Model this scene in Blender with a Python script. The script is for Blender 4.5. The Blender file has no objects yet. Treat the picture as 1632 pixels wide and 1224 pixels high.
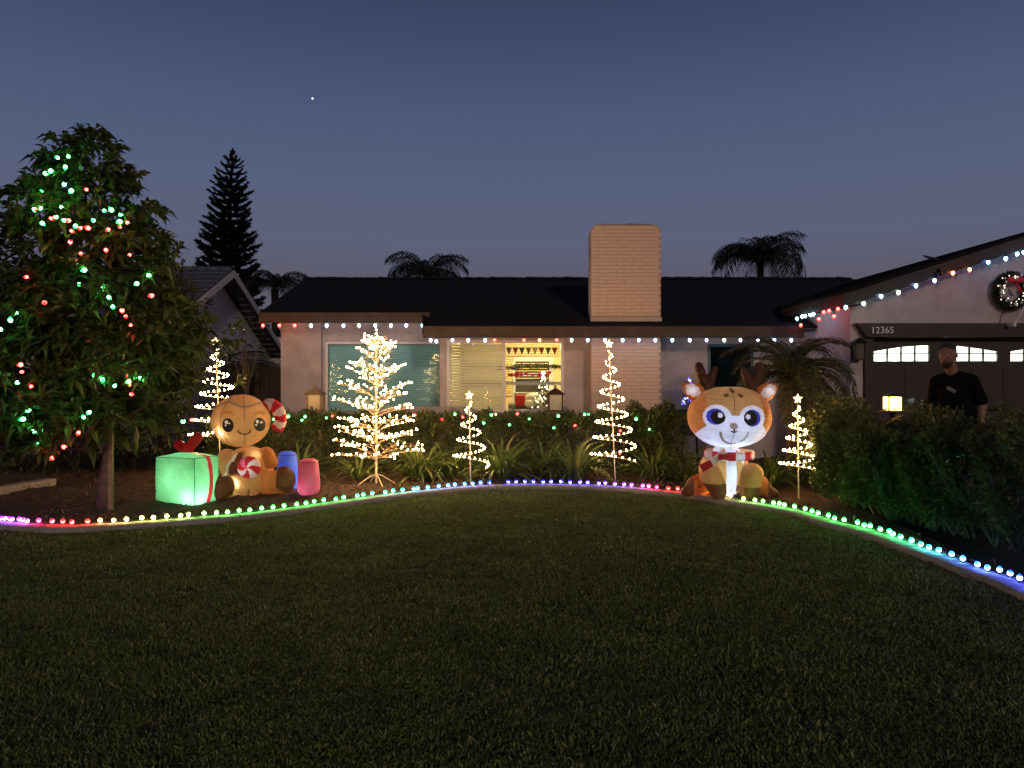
import bpy, bmesh, math, random
import numpy as np
from mathutils import Vector, Matrix, Euler, Quaternion
R = math.radians
random.seed(7); rng = np.random.default_rng(7)
SC = bpy.context.scene
COL = SC.collection

# ------------------------------------------------------------------ camera, sky, light, exposure
H = 1.55; F = 1187.0                       # eye height (m), focal length in photo pixels
cam_d = bpy.data.cameras.new('camera'); cam = bpy.data.objects.new('camera', cam_d); COL.objects.link(cam)
cam_d.sensor_width = 36; cam_d.lens = 36 * F / 1632; cam_d.shift_y = -12 / 1632
cam_d.clip_start = 0.05; cam_d.clip_end = 3000
cam.location = (0, 0, H); cam.rotation_euler = (R(90), 0, 0)
SC.camera = cam

W = bpy.data.worlds.new('World'); SC.world = W; W.use_nodes = True
nt = W.node_tree; nt.nodes.clear()
o_ = nt.nodes.new('ShaderNodeOutputWorld'); bg = nt.nodes.new('ShaderNodeBackground')
tc = nt.nodes.new('ShaderNodeTexCoord'); sx = nt.nodes.new('ShaderNodeSeparateXYZ')
rp = nt.nodes.new('ShaderNodeValToRGB')
nt.links.new(tc.outputs['Generated'], sx.inputs[0]); nt.links.new(sx.outputs['Z'], rp.inputs[0])
def lin(r, g, b):
    f = lambda c: (c / 255 / 12.92) if c <= 10 else ((c / 255 + .055) / 1.055) ** 2.4
    return (f(r), f(g), f(b), 1)
SKY = [(0.0, (94, 91, 102)), (0.12, (92, 91, 106)), (0.175, (93, 97, 121)), (0.24, (88, 97, 125)), (0.32, (78, 90, 123)), (0.39, (66, 79, 112)), (0.46, (54, 66, 96)), (0.75, (34, 43, 68)), (1.0, (27, 35, 56))]
while len(rp.color_ramp.elements) < len(SKY): rp.color_ramp.elements.new(.5)
for e, (p, c) in zip(rp.color_ramp.elements, SKY): e.position = p; e.color = lin(*c)
nt.links.new(rp.outputs[0], bg.inputs[0]); bg.inputs[1].default_value = .66
nt.links.new(bg.outputs[0], o_.inputs[0])

sun_d = bpy.data.lights.new('street_light_glow', 'SUN'); sun_d.energy = .50; sun_d.angle = R(4); sun_d.color = (1.0, .68, .48)
sun = bpy.data.objects.new('street_light_glow', sun_d); COL.objects.link(sun)
sun.rotation_euler = (R(90 - 15), 0, R(14))       # low, from behind the camera and a little to the right

SC.view_settings.view_transform = 'Standard'; SC.view_settings.look = 'None'
SC.view_settings.exposure = .6; SC.view_settings.gamma = 1; SC.view_settings.use_curve_mapping = False
SC.render.engine = 'CYCLES'
cy = SC.cycles
cy.use_denoising = True; cy.max_bounces = 7; cy.diffuse_bounces = 4; cy.glossy_bounces = 3; cy.transmission_bounces = 4
cy.transparent_max_bounces = 12; cy.sample_clamp_indirect = 4; cy.caustics_reflective = False; cy.caustics_refractive = False
cy.use_adaptive_sampling = True; cy.adaptive_threshold = 0.004; cy.denoising_prefilter = 'ACCURATE'

# ------------------------------------------------------------------ helpers
def P(x, y, d): return Vector(((x - 816) / F * d, d, H - (y - 600) / F * d))

MATS = {}
def nodes(name):
    m = bpy.data.materials.new(name); m.use_nodes = True; m.node_tree.nodes.clear()
    n = m.node_tree.nodes; out = n.new('ShaderNodeOutputMaterial')
    return m, n, m.node_tree.links, out
def bump_of(n, l, scale, strength, dist=.01, detail=6, coord='Object'):
    t = n.new('ShaderNodeTexCoord'); no = n.new('ShaderNodeTexNoise'); no.inputs['Scale'].default_value = scale; no.inputs['Detail'].default_value = detail
    b = n.new('ShaderNodeBump'); b.inputs['Strength'].default_value = strength; b.inputs['Distance'].default_value = dist
    l.new(t.outputs[coord], no.inputs['Vector']); l.new(no.outputs[0], b.inputs['Height'])
    return b
def pmat(name, c, rough=.8, var=.25, scale=6, bump=0, bscale=80, bdist=.01, metal=0, spec=.3):
    m, n, l, out = nodes(name); b = n.new('ShaderNodeBsdfPrincipled')
    b.inputs['Roughness'].default_value = rough; b.inputs['Metallic'].default_value = metal; b.inputs['Specular IOR Level'].default_value = spec
    t = n.new('ShaderNodeTexCoord'); no = n.new('ShaderNodeTexNoise'); no.inputs['Scale'].default_value = scale; no.inputs['Detail'].default_value = 8; no.inputs['Roughness'].default_value = .65
    r = n.new('ShaderNodeValToRGB'); r.color_ramp.elements[0].position = .3; r.color_ramp.elements[1].position = .7
    r.color_ramp.elements[0].color = (*[max(0, k * (1 - var)) for k in c], 1); r.color_ramp.elements[1].color = (*[min(1, k * (1 + var)) for k in c], 1)
    l.new(t.outputs['Object'], no.inputs['Vector']); l.new(no.outputs[0], r.inputs[0]); l.new(r.outputs[0], b.inputs['Base Color'])
    if bump: l.new(bump_of(n, l, bscale, bump, bdist).outputs[0], b.inputs['Normal'])
    l.new(b.outputs[0], out.inputs[0]); MATS[name] = m; return m
def leafmat(name, c1, c2, rough=.42, trans=.25, c3=None):
    m, n, l, out = nodes(name); b = n.new('ShaderNodeBsdfPrincipled'); b.inputs['Roughness'].default_value = rough; b.inputs['Specular IOR Level'].default_value = .35
    g = n.new('ShaderNodeNewGeometry'); r = n.new('ShaderNodeValToRGB')
    r.color_ramp.elements[0].color = (*c1, 1); r.color_ramp.elements[1].color = (*c2, 1)
    if c3: e = r.color_ramp.elements.new(.95); e.color = (*c2, 1); r.color_ramp.elements[2].color = (*c3, 1); r.color_ramp.elements[2].position = 1.0
    oi = n.new('ShaderNodeObjectInfo'); ad = n.new('ShaderNodeMath'); ad.operation = 'ADD'; fr = n.new('ShaderNodeMath'); fr.operation = 'FRACT'
    l.new(g.outputs['Random Per Island'], ad.inputs[0]); l.new(oi.outputs['Random'], ad.inputs[1]); l.new(ad.outputs[0], fr.inputs[0])
    l.new(fr.outputs[0], r.inputs[0]); l.new(r.outputs[0], b.inputs['Base Color'])
    tr = n.new('ShaderNodeBsdfTranslucent'); l.new(r.outputs[0], tr.inputs[0])
    mx = n.new('ShaderNodeMixShader'); mx.inputs[0].default_value = trans
    l.new(b.outputs[0], mx.inputs[1]); l.new(tr.outputs[0], mx.inputs[2]); l.new(mx.outputs[0], out.inputs[0]); MATS[name] = m; return m
def clothmat(name, c, trans=.5, rough=.42):
    m, n, l, out = nodes(name)
    d = n.new('ShaderNodeBsdfPrincipled'); d.inputs['Roughness'].default_value = rough; d.inputs['Specular IOR Level'].default_value = .25
    tr = n.new('ShaderNodeBsdfTranslucent'); mx = n.new('ShaderNodeMixShader'); mx.inputs[0].default_value = trans
    t = n.new('ShaderNodeTexCoord'); no = n.new('ShaderNodeTexNoise'); no.inputs['Scale'].default_value = 4; no.inputs['Detail'].default_value = 7
    r = n.new('ShaderNodeValToRGB'); r.color_ramp.elements[0].position = .3; r.color_ramp.elements[1].position = .7
    r.color_ramp.elements[0].color = (*[k * .82 for k in c], 1); r.color_ramp.elements[1].color = (*[min(1, k * 1.08) for k in c], 1)
    l.new(t.outputs['Object'], no.inputs['Vector']); l.new(no.outputs[0], r.inputs[0])
    l.new(r.outputs[0], d.inputs['Base Color']); l.new(r.outputs[0], tr.inputs[0])
    b = bump_of(n, l, 11, .9, .03, 4); l.new(b.outputs[0], d.inputs['Normal']); l.new(b.outputs[0], tr.inputs['Normal'])
    l.new(d.outputs[0], mx.inputs[1]); l.new(tr.outputs[0], mx.inputs[2]); l.new(mx.outputs[0], out.inputs[0]); MATS[name] = m; return m
def glow(c, L, core=None):
    """lit bulb; with core=(centre, half length) the lamp inside is brightest at the middle of the glass"""
    c = tuple(round(k, 3) for k in c); key = ('glow', c, round(L, 2), core)
    if key in MATS: return MATS[key]
    m, n, l, out = nodes('lit_bulb'); e = n.new('ShaderNodeEmission'); e.inputs[0].default_value = (*c, 1); e.inputs[1].default_value = L
    if core:
        t = n.new('ShaderNodeTexCoord'); sv = n.new('ShaderNodeVectorMath'); sv.operation = 'SUBTRACT'; sv.inputs[1].default_value = (0, 0, core[0])
        ln = n.new('ShaderNodeVectorMath'); ln.operation = 'LENGTH'; mr = n.new('ShaderNodeMapRange'); mr.interpolation_type = 'SMOOTHSTEP'
        mr.inputs[1].default_value = core[1] * .50; mr.inputs[2].default_value = core[1] * .86; mr.inputs[3].default_value = L; mr.inputs[4].default_value = L * .16
        m2 = n.new('ShaderNodeMapRange'); m2.inputs[1].default_value = core[1] * .45; m2.inputs[2].default_value = core[1] * .80; m2.inputs[3].default_value = .13 if max(c[1], c[2]) > .2 else .02; m2.inputs[4].default_value = 0
        mx = n.new('ShaderNodeMix'); mx.data_type = 'RGBA'; mx.inputs[6].default_value = (*c, 1); mx.inputs[7].default_value = (1, 1, 1, 1)
        l.new(ln.outputs[1], m2.inputs[0]); l.new(m2.outputs[0], mx.inputs[0]); l.new(mx.outputs[2], e.inputs[0])
        l.new(t.outputs['Object'], sv.inputs[0]); l.new(sv.outputs[0], ln.inputs[0]); l.new(ln.outputs[1], mr.inputs[0]); l.new(mr.outputs[0], e.inputs[1])
    l.new(e.outputs[0], out.inputs[0]); MATS[key] = m; return m
def glassmat(name, tint, base_reflect=.08):
    m, n, l, out = nodes(name); t = n.new('ShaderNodeBsdfTransparent'); t.inputs[0].default_value = (*tint, 1)
    g = n.new('ShaderNodeBsdfGlossy'); g.inputs['Roughness'].default_value = .01; g.inputs[0].default_value = (1, 1, 1, 1)
    f = n.new('ShaderNodeFresnel'); f.inputs[0].default_value = 1.2; a = n.new('ShaderNodeMath'); a.operation = 'ADD'; a.inputs[1].default_value = base_reflect; a.use_clamp = True
    mx = n.new('ShaderNodeMixShader'); l.new(f.outputs[0], a.inputs[0]); l.new(a.outputs[0], mx.inputs[0])
    l.new(t.outputs[0], mx.inputs[1]); l.new(g.outputs[0], mx.inputs[2]); l.new(mx.outputs[0], out.inputs[0]); MATS[name] = m; return m

def wloc(o):
    v = Vector((0, 0, 0))
    while o is not None: v = v + o.location; o = o.parent
    return v
def tag(o, label=None, cat=None, group=None, kind=None):
    if label: o['label'] = label
    if cat: o['category'] = cat
    if group: o['group'] = group
    if kind: o['kind'] = kind
    return o
def thing(name, loc, label, cat, group=None):
    o = bpy.data.objects.new(name, None); COL.objects.link(o); o.location = loc; o.empty_display_size = .1
    return tag(o, label, cat, group)
def link(name, mesh, parent=None, loc=(0, 0, 0), rot=None, scale=None):
    o = bpy.data.objects.new(name, mesh); COL.objects.link(o)
    if parent is not None: o.parent = parent; o.location = Vector(loc) - wloc(parent)
    else: o.location = loc
    if rot is not None:
        if isinstance(rot, Quaternion): o.rotation_mode = 'QUATERNION'; o.rotation_quaternion = rot
        else: o.rotation_euler = rot
    if scale is not None: o.scale = (scale,) * 3 if isinstance(scale, (int, float)) else scale
    return o

class MB:
    def __init__(s): s.v = []; s.f = []; s.m = []; s.cm = 0
    def face(s, pts):
        i = len(s.v); s.v += [tuple(p) for p in pts]; s.f.append(tuple(range(i, i + len(pts)))); s.m.append(s.cm)
    def add(s, verts, faces):
        i = len(s.v); s.v += [tuple(p) for p in verts]; s.f += [tuple(k + i for k in f) for f in faces]; s.m += [s.cm] * len(faces); return s
    def box(s, x0, x1, y0, y1, z0, z1, M=None):
        v = [Vector((x, y, z)) for z in (z0, z1) for y in (y0, y1) for x in (x0, x1)]
        if M is not None: v = [M @ p for p in v]
        return s.add(v, [(0, 2, 3, 1), (4, 5, 7, 6), (0, 1, 5, 4), (2, 6, 7, 3), (0, 4, 6, 2), (1, 3, 7, 5)])
    def tube(s, pts, r, seg=8, caps=True):
        pts = [Vector(p) for p in pts]; n = len(pts)
        rr = list(r) if hasattr(r, '__len__') else [r] * n
        prev = None; vs = []
        for i, p in enumerate(pts):
            t = (pts[min(i + 1, n - 1)] - pts[max(i - 1, 0)])
            t = t.normalized() if t.length > 1e-9 else Vector((0, 0, 1))
            if prev is None:
                a = Vector((0, 0, 1)) if abs(t.z) < .9 else Vector((1, 0, 0)); u = t.cross(a).normalized()
            else:
                u = prev - t * prev.dot(t); u = u.normalized() if u.length > 1e-6 else t.orthogonal().normalized()
            prev = u; w = t.cross(u)
            for k in range(seg):
                a = 2 * math.pi * k / seg; vs.append(p + (u * math.cos(a) + w * math.sin(a)) * rr[i])
        fs = [(i * seg + k, i * seg + (k + 1) % seg, (i + 1) * seg + (k + 1) % seg, (i + 1) * seg + k) for i in range(n - 1) for k in range(seg)]
        if caps: fs += [tuple(range(seg - 1, -1, -1)), tuple((n - 1) * seg + k for k in range(seg))]
        return s.add(vs, fs)
    def lathe(s, prof, seg=12, M=None):
        vs = []
        for r, z in prof:
            for k in range(seg):
                a = 2 * math.pi * k / seg; v = Vector((r * math.cos(a), r * math.sin(a), z)); vs.append(M @ v if M is not None else v)
        n = len(prof)
        fs = [(i * seg + k, i * seg + (k + 1) % seg, (i + 1) * seg + (k + 1) % seg, (i + 1) * seg + k) for i in range(n - 1) for k in range(seg)]
        fs += [tuple(range(seg - 1, -1, -1)), tuple((n - 1) * seg + k for k in range(seg))]
        return s.add(vs, fs)
    def prism(s, poly, d0, d1, M=None):            # polygon in XZ, thickness along Y
        n = len(poly); v = [Vector((x, d0, z)) for x, z in poly] + [Vector((x, d1, z)) for x, z in poly]
        if M is not None: v = [M @ p for p in v]
        return s.add(v, [tuple(range(n)), tuple(range(2 * n - 1, n - 1, -1))] + [(i, i + n, (i + 1) % n + n, (i + 1) % n) for i in range(n)])
    def ball(s, c, r, seg=20, rings=14, M=None):
        r = (r,) * 3 if isinstance(r, (int, float)) else r
        T = Matrix.Translation(c) @ (M.to_4x4() if M is not None else Matrix.Identity(4))
        vs = [T @ Vector((0, 0, -r[2]))]
        for i in range(1, rings):
            t = -math.pi / 2 + math.pi * i / rings
            for k in range(seg):
                a = 2 * math.pi * k / seg; vs.append(T @ Vector((r[0] * math.cos(t) * math.cos(a), r[1] * math.cos(t) * math.sin(a), r[2] * math.sin(t))))
        vs.append(T @ Vector((0, 0, r[2]))); top = len(vs) - 1
        fs = [(0, 1 + (k + 1) % seg, 1 + k) for k in range(seg)]
        for i in range(rings - 2):
            b = 1 + i * seg
            fs += [(b + k, b + (k + 1) % seg, b + seg + (k + 1) % seg, b + seg + k) for k in range(seg)]
        b = 1 + (rings - 2) * seg
        fs += [(b + k, b + (k + 1) % seg, top) for k in range(seg)]
        return s.add(vs, fs)
    def capsule(s, a, b, ra, rb, seg=16):
        a, b = Vector(a), Vector(b); n = 6; t = (b - a).normalized(); pts = []; rs = []
        for i in range(n + 1):
            q = math.pi / 2 * (1 - i / n); pts.append(a - t * ra * math.sin(q)); rs.append(max(ra * math.cos(q), .001))
        for i in range(n + 1):
            q = math.pi / 2 * i / n; pts.append(b + t * rb * math.sin(q)); rs.append(max(rb * math.cos(q), .001))
        return s.tube(pts, rs, seg)
    def mesh(s, name, mats, smooth=False, origin=(0, 0, 0)):
        me = bpy.data.meshes.new(name); o = np.array(origin)
        v = np.array(s.v, float) - o if len(s.v) else np.zeros((0, 3))
        me.from_pydata(v.tolist(), [], s.f)
        for m in (mats if isinstance(mats, (list, tuple)) else [mats]): me.materials.append(m)
        if any(s.m): me.polygons.foreach_set('material_index', s.m)
        if smooth: me.polygons.foreach_set('use_smooth', [True] * len(me.polygons))
        me.update(); return me
    def build(s, name, mats, parent=None, smooth=False, origin=None):
        v = np.array(s.v, float)
        if origin is None: origin = (v.min(0) + v.max(0)) / 2
        return link(name, s.mesh(name, mats, smooth, origin), parent, Vector(origin))

def remesh(mb, voxel, it=3, name='shell'):
    me = mb.mesh(name, MATS['stucco']); ob = bpy.data.objects.new(name, me); COL.objects.link(ob)
    md = ob.modifiers.new('r', 'REMESH'); md.mode = 'VOXEL'; md.voxel_size = voxel
    if it: ms = ob.modifiers.new('s', 'SMOOTH'); ms.iterations = it; ms.factor = .5
    dg = bpy.context.evaluated_depsgraph_get(); out = bpy.data.meshes.new_from_object(ob.evaluated_get(dg))
    bpy.data.objects.remove(ob); bpy.data.meshes.remove(me); return out
def split(me, classify):
    """cut a shell into its sewn cloth pieces: classify(centres, normals) -> array of names"""
    n = len(me.polygons); c = np.zeros(n * 3); nn = np.zeros(n * 3)
    me.polygons.foreach_get('center', c); me.polygons.foreach_get('normal', nn)
    lab = classify(c.reshape(-1, 3), nn.reshape(-1, 3)); V = np.array([v.co[:] for v in me.vertices]); out = {}
    polys = [tuple(p.vertices) for p in me.polygons]
    for k in sorted(set(lab.tolist())):
        idx = np.nonzero(lab == k)[0]; fs = [polys[i] for i in idx]
        used = np.unique(np.concatenate([np.array(f) for f in fs])); mp = {int(u): i for i, u in enumerate(used)}
        b = MB(); b.add(V[used].tolist(), [tuple(mp[i] for i in f) for f in fs]); out[k] = b
    bpy.data.meshes.remove(me); return out

def leaves(Pn, D, L, Wd, droop=.25, fold=.25, up=None):
    """numpy leaf cloud: every leaf is a folded 4-triangle blade. returns MB"""
    Pn = np.asarray(Pn, float); D = np.asarray(D, float); n = len(Pn)
    D = D / (np.linalg.norm(D, axis=1, keepdims=True) + 1e-9)
    L = np.broadcast_to(L, n)[:, None]; Wd = np.broadcast_to(Wd, n)[:, None]
    U = np.array([0, 0, 1.0]) + rng.normal(0, .45, (n, 3)) if up is None else up
    S = np.cross(D, U); S /= np.linalg.norm(S, axis=1, keepdims=True) + 1e-9
    Nn = np.cross(S, D)
    mid = Pn + D * L * .5; dz = np.array([0, 0, -1.0])
    a = Pn; lft = mid + S * Wd * .5 + Nn * Wd * fold * .5; rgt = mid - S * Wd * .5 + Nn * Wd * fold * .5
    cen = mid - Nn * Wd * fold * .3; tip = Pn + D * L + dz * L * droop
    V = np.stack([a, lft, rgt, cen, tip], 1).reshape(-1, 3)
    b = np.arange(n)[:, None] * 5
    T = np.concatenate([b + np.array([[0, 3, 1]]), b + np.array([[0, 2, 3]]), b + np.array([[1, 3, 4]]), b + np.array([[3, 2, 4]])], 0)
    m = MB(); m.v = V.tolist(); m.f = [tuple(t) for t in T.tolist()]; m.m = [0] * len(m.f); return m
def rdirs(n):
    v = rng.normal(0, 1, (n, 3)); return v / np.linalg.norm(v, axis=1, keepdims=True)
def smooth_path(pts, n):
    pts = np.array(pts, float); t = np.concatenate([[0], np.cumsum(np.linalg.norm(np.diff(pts, axis=0), axis=1))])
    q = np.linspace(0, t[-1], n); out = np.stack([np.interp(q, t, pts[:, k]) for k in range(pts.shape[1])], 1)
    for _ in range(6):
        out[1:-1] = .25 * out[:-2] + .5 * out[1:-1] + .25 * out[2:]
    return out

# ------------------------------------------------------------------ materials
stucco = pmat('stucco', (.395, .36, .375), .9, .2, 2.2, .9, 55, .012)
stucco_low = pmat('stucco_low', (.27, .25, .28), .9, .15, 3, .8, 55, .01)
chim_m = pmat('painted_brick', (.60, .475, .385), .85, .16, 9, .5, 70, .006)
mortar = pmat('mortar', (.40, .31, .245), .95, .15, 20, .5, 90, .006)
roof_m = pmat('roof_shingle', (.006, .006, .009), .95, .4, 9, .8, 90, .01)
fascia_m = pmat('fascia_wood', (.055, .036, .026), .7, .25, 5, .3, 40)
trim_dark = pmat('dark_trim', (.034, .029, .030), .6, .2, 5, .2, 40)
white_trim = pmat('white_trim', (.62, .62, .66), .45, .06, 6)
teal_trim = pmat('teal_trim', (.05, .12, .15), .5, .1, 6)
slat_m = pmat('blind_slat', (.74, .72, .64), .5, .05, 4)
room_m = pmat('room_paint', (.72, .60, .34), .8, .05, 2)
wood_m = pmat('dark_wood', (.05, .03, .02), .65, .3, 6, .3, 30)
gate_m = pmat('gate_wood', (.030, .022, .018), .7, .3, 6, .4, 30)
iron_m = pmat('black_iron', (.012, .012, .013), .45, .2, 8, 0, 1, .01, .4)
concrete = pmat('concrete', (.28, .26, .25), .9, .18, 7, .6, 60, .008)
soil_m = pmat('mulch_soil', (.060, .040, .028), .95, .5, 18, 1, 35, .03)
ground_m = pmat('ground_soil', (.045, .04, .03), .95, .3, 4, .5, 20, .03)
drive_m = pmat('driveway_concrete', (.20, .19, .18), .9, .2, 3, .3, 50)
turf_soil = pmat('turf_soil', (.050, .060, .022), .95, .4, 5, .6, 40, .02)
bark_m = pmat('bark', (.11, .085, .065), .9, .4, 14, 1, 25, .02)
stake_m = pmat('stake_wood', (.22, .17, .11), .85, .3, 12, .4, 30)
nb_wall = pmat('neighbour_stucco', (.52, .50, .50), .9, .08, 3, .6, 50)
nb_roof = pmat('neighbour_tile', (.07, .08, .105), .8, .25, 6, .5, 30)
cord_m = pmat('green_cord', (.012, .03, .015), .6, .2, 10)
copper = pmat('bronze_wire', (.42, .30, .20), .5, .2, 20)
pole_m = pmat('cream_metal', (.62, .53, .42), .45, .1, 10)
glass = glassmat('window_glass', (.88, .93, .92), .0)
glass_dark = glassmat('dim_window_glass', (.74, .92, .98), .0)
leaf_tree = leafmat('tree_leaf', (.040, .066, .018), (.105, .145, .040), .36, .32, (.20, .20, .07))
leaf_dark = leafmat('dark_leaf', (.018, .026, .010), (.040, .055, .020), .5, .2)
leaf_hedge = leafmat('hedge_leaf', (.042, .066, .018), (.105, .135, .038), .4, .25, (.20, .16, .06))
leaf_hedge2 = leafmat('shrub_leaf', (.055, .076, .022), (.145, .175, .050), .4, .28, (.24, .25, .08))
leaf_strap = leafmat('strap_leaf', (.060, .105, .026), (.15, .215, .06), .4, .3, (.28, .26, .09))
leaf_palm = leafmat('palm_leaf', (.045, .055, .018), (.15, .145, .050), .45, .28)
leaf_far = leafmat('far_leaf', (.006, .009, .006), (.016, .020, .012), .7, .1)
grass_m = leafmat('grass_blade', (.036, .064, .018), (.21, .29, .10), .42, .3, (.38, .42, .20))
def patchy(m):      # worn and lusher patches across the lawn
    n, l = m.node_tree.nodes, m.node_tree.links; g = n.new('ShaderNodeNewGeometry'); no = n.new('ShaderNodeTexNoise'); no.inputs['Scale'].default_value = 1.3; no.inputs['Detail'].default_value = 6; no.inputs['Roughness'].default_value = .7
    r = n.new('ShaderNodeValToRGB'); r.color_ramp.elements[0].position = .34; r.color_ramp.elements[1].position = .66; r.color_ramp.elements[0].color = (.62, .60, .55, 1); r.color_ramp.elements[1].color = (1.25, 1.15, 1.0, 1)
    b = next(x for x in n if x.type == 'BSDF_PRINCIPLED'); src = b.inputs['Base Color'].links[0].from_socket
    mx = n.new('ShaderNodeMix'); mx.data_type = 'RGBA'; mx.blend_type = 'MULTIPLY'; mx.inputs[0].default_value = 1
    l.new(g.outputs['Position'], no.inputs['Vector']); l.new(no.outputs[0], r.inputs[0]); l.new(src, mx.inputs[6]); l.new(r.outputs[0], mx.inputs[7]); l.new(mx.outputs[2], b.inputs['Base Color'])
patchy(grass_m)

# ------------------------------------------------------------------ ground, lawn, bed, kerb
ZB = .09                                     # height of the kerb lights
KX = [(-330, 822), (-120, 824), (0, 826), (40, 829), (62, 831), (110, 832.5), (160, 830), (203, 828), (246, 825), (288, 822), (325, 819), (380, 815), (440, 808), (500, 800), (560, 791.5), (612, 784.5), (658, 779), (712, 773.5), (778, 769), (840, 767.5), (900, 768), (960, 770), (1010, 773), (1067, 778), (1124, 784), (1187, 795), (1234, 801), (1284, 811),
      (1334, 827), (1380, 837), (1429, 851), (1456, 862), (1486, 873), (1520, 883), (1564, 902), (1594, 908), (1630, 923), (1760, 985), (2100, 1180)]
def kerb_pt(x, y):
    d = (H - ZB) * F / (y - 600); return ((x - 816) / F * d, d)
kw = np.array([kerb_pt(x, y) for x, y in KX])
kline = smooth_path(kw, 260)                 # light line in world XY
tan = np.gradient(kline, axis=0); tan /= np.linalg.norm(tan, axis=1, keepdims=True)
nor = np.stack([tan[:, 1], -tan[:, 0]], 1)   # towards the lawn
kin = kline + nor * .03; kout = kline + nor * .17; kback = kline - nor * .02

g = MB(); g.face([(-400, -60, -.06), (400, -60, -.06), (400, 900, -.06), (-400, 900, -.06)])
tag(g.build('ground', ground_m), kind='structure')
def strip(name, A, B, za, zb, mat, kind='structure'):
    m = MB(); n = len(A)
    m.add([(x, y, za) for x, y in A] + [(x, y, zb) for x, y in B], [(i, i + 1, n + i + 1, n + i) for i in range(n - 1)])
    return tag(m.build(name, mat), kind=kind)
bot = np.stack([kout[:, 0], np.full(len(kout), -1.5)], 1); bot[:, 0] = np.linspace(-9, 7.5, len(bot))
lawn = strip('lawn', bot, kout, 0.0, 0.0, turf_soil)
bk = np.stack([np.linspace(-11, 5.3, len(kback)), np.full(len(kback), 15.2)], 1)
# planting bed, with an uneven surface
bed = MB(); NI, NJ = len(kback), 26
vs = []
for j in range(NJ):
    t = (j / (NJ - 1)) ** 1.4
    for i in range(NI):
        p = kback[i] * (1 - t) + bk[i] * t
        z = .03 + (.035 * math.sin(p[0] * 5.1 + p[1] * 3) * math.sin(p[1] * 4.3 - p[0]) + rng.uniform(-.012, .012)) * min(1, t * 14)
        vs.append((p[0], p[1], z))
bed.add(vs, [(j * NI + i, j * NI + i + 1, (j + 1) * NI + i + 1, (j + 1) * NI + i) for j in range(NJ - 1) for i in range(NI - 1)])
tag(bed.build('planting_bed', soil_m, smooth=True), kind='structure')
# concrete kerb, poured in sections with joints
arc = np.concatenate([[0], np.cumsum(np.linalg.norm(np.diff(kline, axis=0), axis=1))])
kr = bpy.data.objects.new('kerb', None); COL.objects.link(kr); kr.location = (0, 10.4, 0); tag(kr, kind='structure')
def at_arc(A, s): return np.array([np.interp(s, arc, A[:, 0]), np.interp(s, arc, A[:, 1])])
s0 = 0
while s0 < arc[-1] - .2:
    s1 = min(s0 + 1.18, arc[-1]); q = np.linspace(s0 + .006, s1 - .006, 8); m = MB(); vs = []
    for s in q:
        a, b = at_arc(kback, s), at_arc(kout, s); e = (b - a) / np.linalg.norm(b - a) * .02
        vs += [(*a, -.05), (*a, .05), (*(a + e), .065), (*(b - e * 1.2), .062), (*b, .045), (*b, -.05)]
    m.add(vs, [(i * 6 + k, i * 6 + k + 1, (i + 1) * 6 + k + 1, (i + 1) * 6 + k) for i in range(7) for k in range(5)] + [(0, 1, 2, 3, 4, 5), tuple(42 + k for k in (5, 4, 3, 2, 1, 0))])
    m.build('kerb_section', concrete, kr); s0 += 1.18
# second pale edging strip at the far left of the bed
e2 = MB(); pa, pb = P(-150, 818, 8.6), P(82, 771, 10.6)
dv = (pb - pa); dv.z = 0; nrm = Vector((-dv.y, dv.x, 0)).normalized() * .08
e2.add([(*(pa - nrm).xy, .0), (*(pa + nrm).xy, .0), (*(pb + nrm).xy, .0), (*(pb - nrm).xy, .0), (*(pa - nrm).xy, .10), (*(pa + nrm).xy, .10), (*(pb + nrm).xy, .10), (*(pb - nrm).xy, .10)],
       [(0, 1, 2, 3), (4, 7, 6, 5), (0, 4, 5, 1), (1, 5, 6, 2), (2, 6, 7, 3), (3, 7, 4, 0)])
tag(e2.build('path_edging', concrete), kind='structure')
dr = MB(); dr.box(5.35, 11.6, -1, 12.16, -.05, .045); tag(dr.build('driveway', drive_m), kind='structure')

# mulch chips
n = 9000
t = rng.uniform(0, 1, n) ** 1.3 * .62; ii = rng.integers(0, NI - 1, n)
pp = kback[ii] * (1 - t)[:, None] + bk[ii] * t[:, None] + rng.normal(0, .05, (n, 2))
ok = np.array([((p - kback[i]) @ nor[i]) < -.03 for p, i in zip(pp, ii)])
pp = pp[ok]; n = len(pp); D = rdirs(n); D[:, 2] *= .35
chips = leaves(np.c_[pp, np.full(n, .055) + rng.uniform(-.02, .03, n)], D, rng.uniform(.03, .09, n), rng.uniform(.012, .03, n), .0, .3)
chip_m = leafmat('mulch_chip', (.035, .022, .015), (.13, .085, .055), .8, .05, (.22, .16, .10))
tag(chips.build('mulch', chip_m), kind='stuff')

# lawn grass: clumps of blades scattered over the lawn by geometry nodes
ccol = bpy.data.collections.new('grass_clumps')
for k in range(5):
    nb = 40; a = rng.uniform(0, 2 * math.pi, nb); r = np.sqrt(rng.uniform(0, 1, nb)) * .07
    Pn = np.c_[r * np.cos(a), r * np.sin(a), np.zeros(nb)]; D = np.c_[rng.normal(0, .85, (nb, 2)), np.ones(nb)]
    mb = leaves(Pn, D, rng.uniform(.018, .042, nb), rng.uniform(.004, .0075, nb), .15, .2)
    ccol.objects.link(bpy.data.objects.new('grass_clump', mb.mesh('grass_clump', grass_m)))
gm = MB(); nL = len(kout)
gm.add([(x, y, .002) for x, y in bot] + [(x, y, .002) for x, y in kout - nor * -.0], [(i, i + 1, nL + i + 1, nL + i) for i in range(nL - 1)])
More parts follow.
